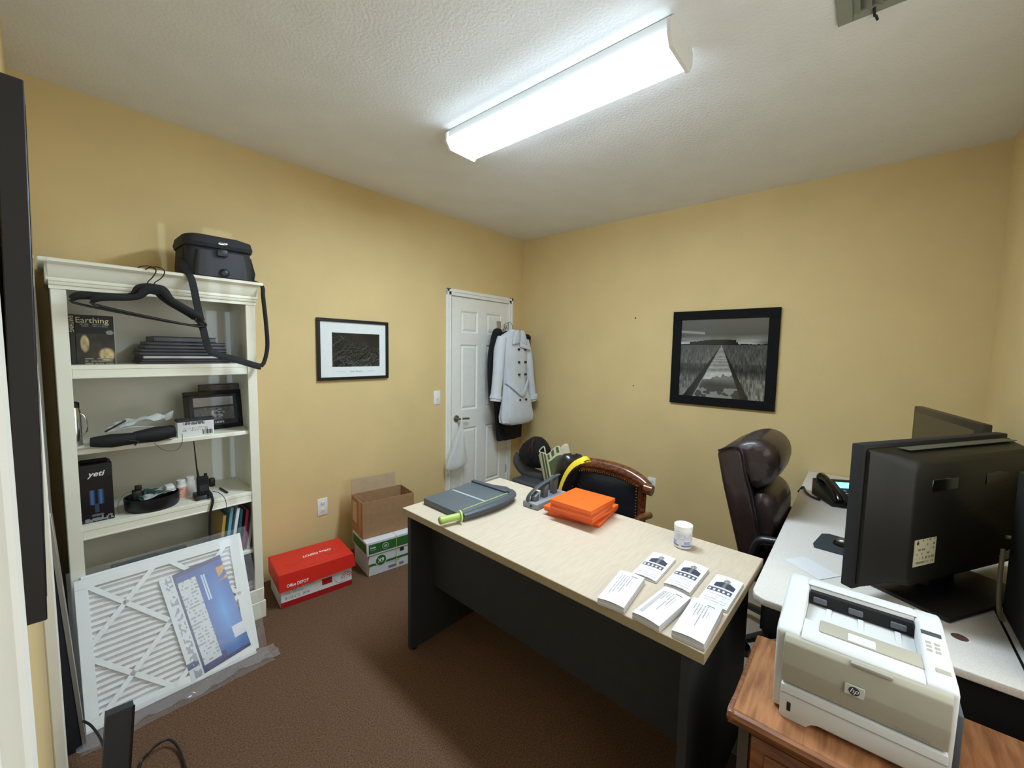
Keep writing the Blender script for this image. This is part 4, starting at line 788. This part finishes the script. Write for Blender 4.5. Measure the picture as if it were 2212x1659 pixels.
def brochure(ptl,ptr,pbr,z1,fn,lb,grp):
    xd=V((ptr[0]-ptl[0],ptr[1]-ptl[1],0)); yd=V((ptr[0]-pbr[0],ptr[1]-pbr[1],0)); w_=.086; h_=.205
    o=V((ptl[0],ptl[1],zD))-yd.normalized()*h_; t=thing('brochure',lb,'brochure',o,0,grp); mx=basis(o,xd,yd)
    k=6 if z1>.012 else 3
    for i in range(k):
        zz=.0008+(z1-.002)*i/k
        off=.0025*math.sin(i*2.3)
    part(t,'folded_sheets',MB().box(off*0,w_,0,h_,.0003,z1-.001,.0008,1,mx=mx).box(.002,w_+.002,-.003,h_-.003,.001,z1*.45,mx=mx),PAPG)
    image(t,'cover_sheet',mx@V((0,-.001,z1-.0005)),xd,yd,w_,h_+.001,60,110,fn,PRT,curve=lambda u,v:.0035*math.sin(u*3.14))
    return t
for i,q in enumerate(fr): brochure(*q,.008 if i!=1 else .012,bro_front(i),['brochure with portrait photo, nearest the white jar','brochure with portrait photo, middle of the far row','brochure with portrait photo, at the right desk corner'][i],'portrait brochures in the far row')
for i,q in enumerate(bkx): brochure(*q,.020,bro_back(i+1),['text side up brochure stack, leftmost of the near row','text side up brochure stack with a grey column, middle of the near row','text side up brochure stack, nearest the front right desk corner'][i],'brochure stacks in the near row')
# ------------------------------------------------------------ executive chair
t=thing('executive_chair','high-backed dark brown leather office chair between the two desks','chair',(-.95,-2.62,0))
cx0,cx1=-1.235,-.735
b=MB(); b.prism([(-2.335,1.045),(-2.372,.875),(-2.456,.56),(-2.475,.47),(-2.60,.47),(-2.575,.56),(-2.505,.85),(-2.475,.96),(-2.45,1.075),(-2.40,1.085)],'x',cx0,cx1,.022,seg=4); part(t,'back_shell',b,LEAB)
b=MB(); pr_=[(-2.38,1.075),(-2.43,1.12),(-2.50,1.145),(-2.565,1.13),(-2.61,1.08),(-2.622,1.01),(-2.60,.94),(-2.555,.885),(-2.50,.855),(-2.47,.95),(-2.44,1.05)]
rings=[]
for k in range(15):
    u=k/14; s_=.80+.20*math.sin(math.pi*min(1,max(0,u)))**.35 if 0<u<1 else .72
    rings.append([(cx0+.012+(cx1-cx0-.024)*u,-2.46+(p[0]+2.46)*s_,.97+(p[1]-.97)*s_) for p in pr_])
b.loft(rings); part(t,'headrest',b,LEAB,sub=1)
b=MB(); pr_=[(-2.49,.875),(-2.545,.895),(-2.60,.86),(-2.628,.80),(-2.628,.72),(-2.625,.60),(-2.60,.50),(-2.55,.49),(-2.51,.70)]; rings=[]
for k in range(13):
    u=k/12; s_=.86+.14*math.sin(math.pi*u)**.5 if 0<u<1 else .8
    rings.append([(cx0+.015+(cx1-cx0-.03)*u,-2.52+(p[0]+2.52)*s_,.70+(p[1]-.70)*s_) for p in pr_])
b.loft(rings); part(t,'lumbar_cushion',b,LEAB,sub=1)
part(t,'piping',MB().tube([(cx0-.001,-2.345,1.05),(cx0-.002,-2.40,1.078),(cx0-.002,-2.45,1.068),(cx0-.002,-2.475,.96),(cx0-.002,-2.507,.85),(cx0-.002,-2.575,.56)],.005,smooth=4),LEA)
part(t,'seat',MB().box(-1.22,-.75,-2.98,-2.46,.41,.50,.035,4),LEAB)
for x in (-1.25,-.72): part(t,'armrest',MB().tube([(x,-2.52,.45),(x,-2.54,.62),(x,-2.60,.66),(x,-2.80,.66),(x,-2.85,.62),(x,-2.83,.45)],.022,n=10,smooth=5),LEA)
part(t,'gas_lift',MB().cyl((-.95,-2.70,.09),(-.95,-2.70,.41),.028),BLK)
for k in range(5):
    a=math.radians(140+72*k); e=(-.95+.30*math.cos(a),-2.70+.30*math.sin(a)); l=part(t,'base_leg',MB().tube([(-.95,-2.70,.105),((-.95+e[0])/2,(-2.70+e[1])/2,.10),(*e,.085)],.025,flat=.8,n=8,up=(0,0,1),radii=[.03,.026,.02]),BLK)
    part(t,'caster',MB().sph((*e,.038),.03,(1,1,1),16).cyl((*e,.04),(*e,.085),.008),BLKG)
solo('chair_mat',MB().box(-1.80,-.25,-3.30,-2.18,.001,.005,.001,1),MATB,'flat beige-grey chair mat on the carpet under the executive chair','chair mat')
# ------------------------------------------------------------ computer desk
cd=thing('computer_desk','grey speckled computer desk with black apron in the right corner','desk',(-1,-3.02,0))
b=MB(); r=.03
pts=[(-.006,-2.628),(-1.915,-2.645),(-1.945,-2.655),(-1.962,-2.685),(-1.962,-3.398),(-.006,-3.398)]; b.prism(pts,'z',.716,.741,.004,seg=3); part(cd,'desktop',b,GLAM)
part(cd,'apron',MB().box(-1.93,-1.90,-3.0,-2.68,.60,.715,.01,2).box(-1.90,-1.40,-2.69,-2.67,.60,.715),CHAR)
part(cd,'end_panel',MB().box(-1.935,-1.905,-3.396,-3.03,.002,.715),BLKM); part(cd,'end_panel',MB().box(-.06,-.03,-3.396,-2.70,.002,.715),BLKM); part(cd,'modesty_panel',MB().box(-1.90,-.06,-3.396,-3.38,.25,.715),BLKM)
part(cd,'joint_strip',MB().box(-1.955,-1.3,-3.252,-3.246,.7405,.742),BLK); part(cd,'stain',MB().cyl((-1.79,-3.142,.7408),(-1.79,-3.142,.7414),.018,n=20),mat('brown_stain','5A3E34',.6))
zC=.7415
solo('mouse_pad',MB().prism([(-1.40,-2.772),(-1.36,-2.765),(-1.215,-2.785),(-1.195,-2.81),(-1.22,-2.985),(-1.41,-2.97)],'z',zC,zC+.003,.001),mat('pad_slate','2E343A',.8),'dark slate mouse pad on the computer desk','mouse pad')
t=thing('computer_mouse','black and silver computer mouse on the slate pad','mouse',(-1.30,-2.88,zC+.003))
part(t,'mouse_body',MB().sph((-1.30,-2.878,zC+.006),.03,(1.0,1.7,.95),18),BLKG); part(t,'top_shell',MB().sph((-1.302,-2.87,zC+.011),.025,(.95,1.5,1.0),16),mat('mouse_silver','6C6A64',.25,.6))
solo('envelope',MB().prism([(-1.609,-2.695),(-1.524,-2.749),(-1.612,-2.867),(-1.695,-2.812)],'z',zC,zC+.0015),PAP,'white envelope lying on the computer desk near the printer','envelope')
# phone
t=thing('desk_phone','black office desk phone with a glowing blue screen','telephone',(-.62,-2.83,zC),math.radians(-8)); mx=MW[t]@Mx.Rotation(math.radians(-52),4,'Z')
pm=mx; ph=[(-.10,0),(.10,0),(.11,.045),(.10,.085),(-.10,.02)]
b=MB(); b.prism([(-.105,0),(.105,0),(.105,.095),(.085,.10),(-.105,.025)],'x',-.10,.10,.006,mx=pm); part(t,'phone_body',b,BLK)
# face plane slope from (y=-.105,z=.025) to (y=.085,z=.10)
fa=math.atan2(.075,.19); fmx=pm@Mx.Translation((0,-.105,.026))@Mx.Rotation(fa,4,'X')
part(t,'display',MB().box(-.005,.085,.125,.175,0,.003,.001,1,mx=fmx),LCD)
kb=MB()
for i in range(3):
    for j in range(4): kb.box(.0+i*.024,.014+i*.024,.03+j*.021,.041+j*.021,0,.004,.001,1,mx=fmx)
part(t,'keypad',kb,GRYL)
part(t,'handset',MB().tube([fmx@V((-.07,-.005,.012)),fmx@V((-.072,.03,.03)),fmx@V((-.074,.09,.038)),fmx@V((-.072,.15,.034)),fmx@V((-.07,.195,.014))],.022,n=12,smooth=5,radii=[.024,.018,.016,.018,.026]),BLKG)
part(t,'coiled_cord',MB().tube([(-.70+.0,-2.74,zC+.01),(-.66,-2.70,zC+.006),(-.60,-2.67,zC+.008),(-.545,-2.655,zC+.012),(-.52,-2.645,zC+.014),(-.53,-2.625,zC-.02)],.006,n=7,smooth=6),BLK)
solo('computer_speaker',MB().loft([rr(-.83,-.72,-3.02,-2.895,zC,.03),rr(-.82,-.73,-3.02,-2.885,zC+.06,.03),rr(-.82,-.73,-3.02,-2.90,zC+.15,.03)]),BLKM,'small black speaker half hidden behind the big monitor','speaker')
# big monitor (rear view)
mh=math.radians(-30.8); t=thing('large_monitor','large black flat screen monitor seen from behind, with a white rating label','monitor',(-1.8,-2.90,.79),mh); mm=MW[t]
# local x along width, local -y = back side (towards viewer)
part(t,'bezel',MB().box(0,.79,0,.035,0.0,.472,.004,2,mx=mm),BLKM)
b=MB(); Wm=.79
def rc(x0,x1,z0,z1,y,r): return [mm@V((p[0],y,p[1])) for p in rr(x0,x1,z0,z1,0,r)]
b.loft([rc(.012,.778,.012,.46,.0,.01),rc(.012,.778,.012,.458,-.012,.012),rc(.06,.75,.03,.452,-.045,.03),rc(.085,.74,.04,.44,-.085,.035),rc(.095,.73,.05,.43,-.092,.035)]); part(t,'rear_housing',b,mat('monitor_back','161510',.5,spec=.3))
for a in (.17,.45): part(t,'carry_recess',MB().box(a,a+.13,-.0935,-.088,.335,.375,.002,1,mx=mm),BLKG)
part(t,'rating_label',MB().box(.11,.215,-.0936,-.0925,.105,.19,mx=mm),mat('label_cream','C8C2A0',.6)); part(t,'asset_tag',MB().box(.028,.066,-.0225,-.018,.068,.088,mx=mm),mat('label_pale','B4B29C',.5))
def rl(u,v):
    if ((u-.12)/.06)**2+((v-.88)/.07)**2<1: return (.15,.15,.2)
    if int(v*12)%2 and .1<u<.95 and vn(u*22,int(v*12))>.55: return (.5,.48,.38)
    return (.76,.73,.60)
image(t,'label_print',mm@V((.111,-.0942,.106)),mm.to_3x3()@X,Z,.103,.083,60,50,rl,PRT)
part(t,'paper_tag',MB().prism([(.565,.075),(.66,.10),(.70,.055),(.60,.06)],'y',-.0965,-.0955,mx=mm),PAPG)
part(t,'stand_neck',MB().box(.34,.48,-.03,.02,-.04,.06,.004,1,mx=mm),BLK); part(t,'stand_base',MB().box(.18,.64,-.16,.13,-.0485,-.035,.006,2,mx=mm),BLK)
part(t,'top_vent',MB().box(.13,.72,-.05,-.015,.4585,.4605,mx=mm),mat('vent_dark','45473F',.5))
t=thing('corner_monitor','dark flat monitor turned toward the leather chair in the far right corner','monitor',(-.72,-3.2,zC),math.radians(192.5)); mm2=MW[t]
part(t,'bezel',MB().box(-.38,.30,-.02,.02,.10,.535,.006,2,mx=mm2),mat('mon_brown','28241C',.4)); part(t,'screen',MB().box(-.35,.27,-.0212,-.019,.13,.505,mx=mm2),mat('screen_dark','1C1A14',.15)); part(t,'stand',MB().box(-.06,.04,.0,.03,.0,.12,mx=mm2).box(-.12,.12,-.06,.08,0,.012,.004,1,mx=mm2),BLK)
t=thing('desktop_computer','black desktop tower standing against the wall at the right end','computer case',(-1.70,-3.33,zC))
part(t,'case',MB().box(-1.93,-1.52,-3.395,-3.264,zC,zC+.455,.006,2),BLKM); part(t,'front_bezel',MB().box(-1.938,-1.93,-3.39,-3.267,zC+.01,zC+.39,.003,1),BLK)
solo('network_cable',MB().tube([mm@V((.60,-.096,.14)),mm@V((.63,-.12,.135)),mm@V((.645,-.13,.09)),mm@V((.64,-.135,.03)),mm@V((.61,-.15,-.044))],.006,n=8,smooth=6),CABG,'thick tan cable drooping from the back of the big monitor','cable')
solo('network_cable',MB().tube([(-1.52,-3.252,zC+.20),(-1.53,-3.25,zC+.1),(-1.56,-3.25,zC+.02),(-1.60,-3.252,zC+.006)],.006,n=8,smooth=5),CABW,'tan cable running down the side of the black tower','cable')
# ------------------------------------------------------------ oak cabinet + printer
cz=.66
oc=thing('oak_cabinet','low oak file cabinet with moulded top holding the printer','cabinet',(-2.23,-3.03,0))
cx,cy0,cy1=-2.404,-3.38,-2.684
part(oc,'top_board',MB().box(cx+.012,-2.035,cy0,cy1-.01,cz-.016,cz,.003,1),OAK)
b=MB(); b.prism([(cx+.016,cz-.001),(cx+.004,cz-.006),(cx,cz-.016),(cx+.004,cz-.028),(cx+.018,cz-.034),(cx+.018,cz-.045),(cx+.03,cz-.052),(cx+.06,cz-.052),(cx+.06,cz-.005)],'y',cy0,cy1); b.box(cx,-2.035,cy1-.016,cy1,cz-.03,cz-.001,.006,2); part(oc,'top_moulding',b,OAKD)
part(oc,'side_panel',MB().box(cx+.035,-2.05,cy1-.045,cy1-.022,.01,cz-.03),mat('side_grey','4A443C',.6)); part(oc,'side_panel',MB().box(cx+.035,-2.05,cy0,cy0+.02,.01,cz-.03),OAKD)
part(oc,'carcass',MB().box(cx+.05,-2.05,cy0+.02,cy1-.045,.01,cz-.017),OAKD)
for z0_,z1_ in ((.335,.60),(.05,.315)):
    dr_=part(oc,'drawer',MB().box(cx+.032,cx+.05,cy0+.03,cy1-.05,z0_,z1_,.004,2).box(cx+.026,cx+.034,cy0+.06,cy1-.08,z0_+.03,z1_-.03,.004,2),OAKD); part(dr_,'drawer_pull',MB().tube([(cx+.03,-3.09,(z0_+z1_)/2),(cx+.005,-3.08,(z0_+z1_)/2),(cx+.005,-3.0,(z0_+z1_)/2),(cx+.03,-2.99,(z0_+z1_)/2)],.005,smooth=3),NICK)
part(oc,'base',MB().box(cx+.03,-2.05,cy0,cy1-.03,.0,.04,.003,1),OAKD)
pt=thing('laser_printer','pale grey desktop laser printer with round badge on the oak cabinet','printer',(-2.18,-2.919,cz),math.radians(1.0)); pm=MW[pt]@Mx.Translation((0,0,0))
# local: front at x=-.16 (towards -x), back x=+.17 ; y left +.145, right -.145
pf,pb,pl_,prr=-.150,.165,.152,-.150
b=MB(); b.prism([(pf+.012,.004),(pb,.004),(pb,.215),(pb-.02,.232),(.105,.234),(.095,.232),(.085,.190),(-.05,.200),(-.055,.214),(pf+.02,.216),(pf+.008,.208)],'y',prr+.045,pl_-.045,.003,mx=pm); part(pt,'body',b,PRW)
# shoulders left and right of output tray (higher)
sh=[(pf+.02,.004),(pb-.005,.004),(pb,.20),(pb-.015,.232),(.105,.236),(-.05,.222),(pf+.03,.218),(pf+.01,.209)]
part(pt,'side_shell',MB().prism(sh,'y',pl_-.045,pl_+.004,.008,mx=pm,seg=3),PRW); part(pt,'side_shell',MB().prism(sh,'y',prr-.004,prr+.046,.008,mx=pm,seg=3),PRW)
part(pt,'side_cover',MB().prism([(pf+.03,.006),(pb-.01,.006),(pb-.005,.17),(pf+.035,.155)],'y',prr-.016,prr-.003,.004,mx=pm),mat('printer_dark','4A5058',.5))
part(pt,'exit_slot',MB().box(.072,.089,prr+.048,pl_-.048,.194,.226,mx=pm),BLKM)
for a in (pl_-.085,pl_-.16,prr+.06): part(pt,'exit_roller',MB().box(.068,.075,a,a+.03,.200,.216,.002,1,mx=pm),mat('roller_grey','55585C',.5))
for a in (.055,-.01,-.08): part(pt,'tray_rib',MB().box(.01,.066,a,a+.012,.1925,.196,.001,1,mx=pm),PRW)
part(pt,'output_flap',MB().box(-.10,-.045,-.105,.075,.2135,.2185,.003,2,mx=pm),PRB)
fl=part(pt,'flap_latch',MB().box(-.098,-.065,-.028,.022,.2175,.2200,.002,1,mx=pm),PRW)
# front door
fr_=[(pf+.012,.086),(pf,.089),(pf-.008,.14),(pf-.005,.193),(pf+.004,.204),(pf+.018,.209),(pf+.03,.209),(pf+.03,.086)]
part(pt,'front_door',MB().prism(fr_,'y',prr+.006,pl_-.014,.003,mx=pm,seg=3),PRB)
part(pt,'door_grip',MB().box(pf-.009,pf+.004,-.055,.015,.196,.205,.003,2,mx=pm),mat('printer_shade','9C9A8E',.5))
part(pt,'paper_tray',MB().prism([(prr+.006,.003),(prr+.02,.0),(-.125,.0),(-.11,.018),(.06,.018),(.075,.012),(.085,.0),(pl_-.02,.0),(pl_-.014,.005),(pl_-.014,.084),(prr+.006,.084)],'x',pf-.004,pf+.05,.002,mx=pm),PRW)
part(pt,'tray_seam',MB().box(pf-.0055,pf-.003,prr+.006,pl_-.014,.064,.0655,mx=pm),mat('printer_shade','9C9A8E',.5))
part(pt,'level_window',MB().box(pf-.0056,pf-.003,pl_-.036,pl_-.028,.022,.044,.001,1,mx=pm),BLK)
bd_=part(pt,'badge',MB().box(pf-.0125,pf-.009,-.012,.022,.132,.156,.001,1,mx=pm),mat('badge_silver','C4C6C0',.4))
part(bd_,'badge_disc',MB().cyl(pm@V((pf-.0122,.005,.144)),pm@V((pf-.0135,.005,.144)),.0095,n=24),mat('badge_blue','3A3C44',.4))
text(bd_,'lettering','hp',.0155,pm@V((pf-.0138,.0055,.1405)),pm.to_3x3()@-Y,Z,WINK,'CENTER',0,shear=.35)
text(pt,'lettering','HP LaserJet P2055d',.007,pm@V((pf-.0085,-.06,.098)),pm.to_3x3()@-Y,Z,INKG,'LEFT',0)
cm=pm@Mx.Translation((0,0,.2235))@Mx.Rotation(-.109,4,'Y')
cp=part(pt,'control_panel',MB().box(-.05,.078,prr+.003,prr+.042,.0,.004,.002,1,mx=cm),PRW)
part(cp,'display',MB().box(.03,.045,prr+.006,prr+.040,.0035,.0048,mx=cm),mat('lcd_grey','4A5052',.3)); b=MB()
for i in range(3):
    for j in range(2): b.box(-.03+i*.014,-.022+i*.014,prr+.012+j*.014,prr+.021+j*.014,.0035,.005,.001,1,mx=cm)
part(cp,'button_pad',b,PRB)
part(pt,'top_rail',MB().box(.095,.125,prr+.04,pl_-.04,.2325,.2375,.002,1,mx=pm),PRW)
part(pt,'usb_cover',MB().box(-.098,-.082,prr+.004,prr+.028,.2165,.2205,.001,1,mx=pm),PRB)
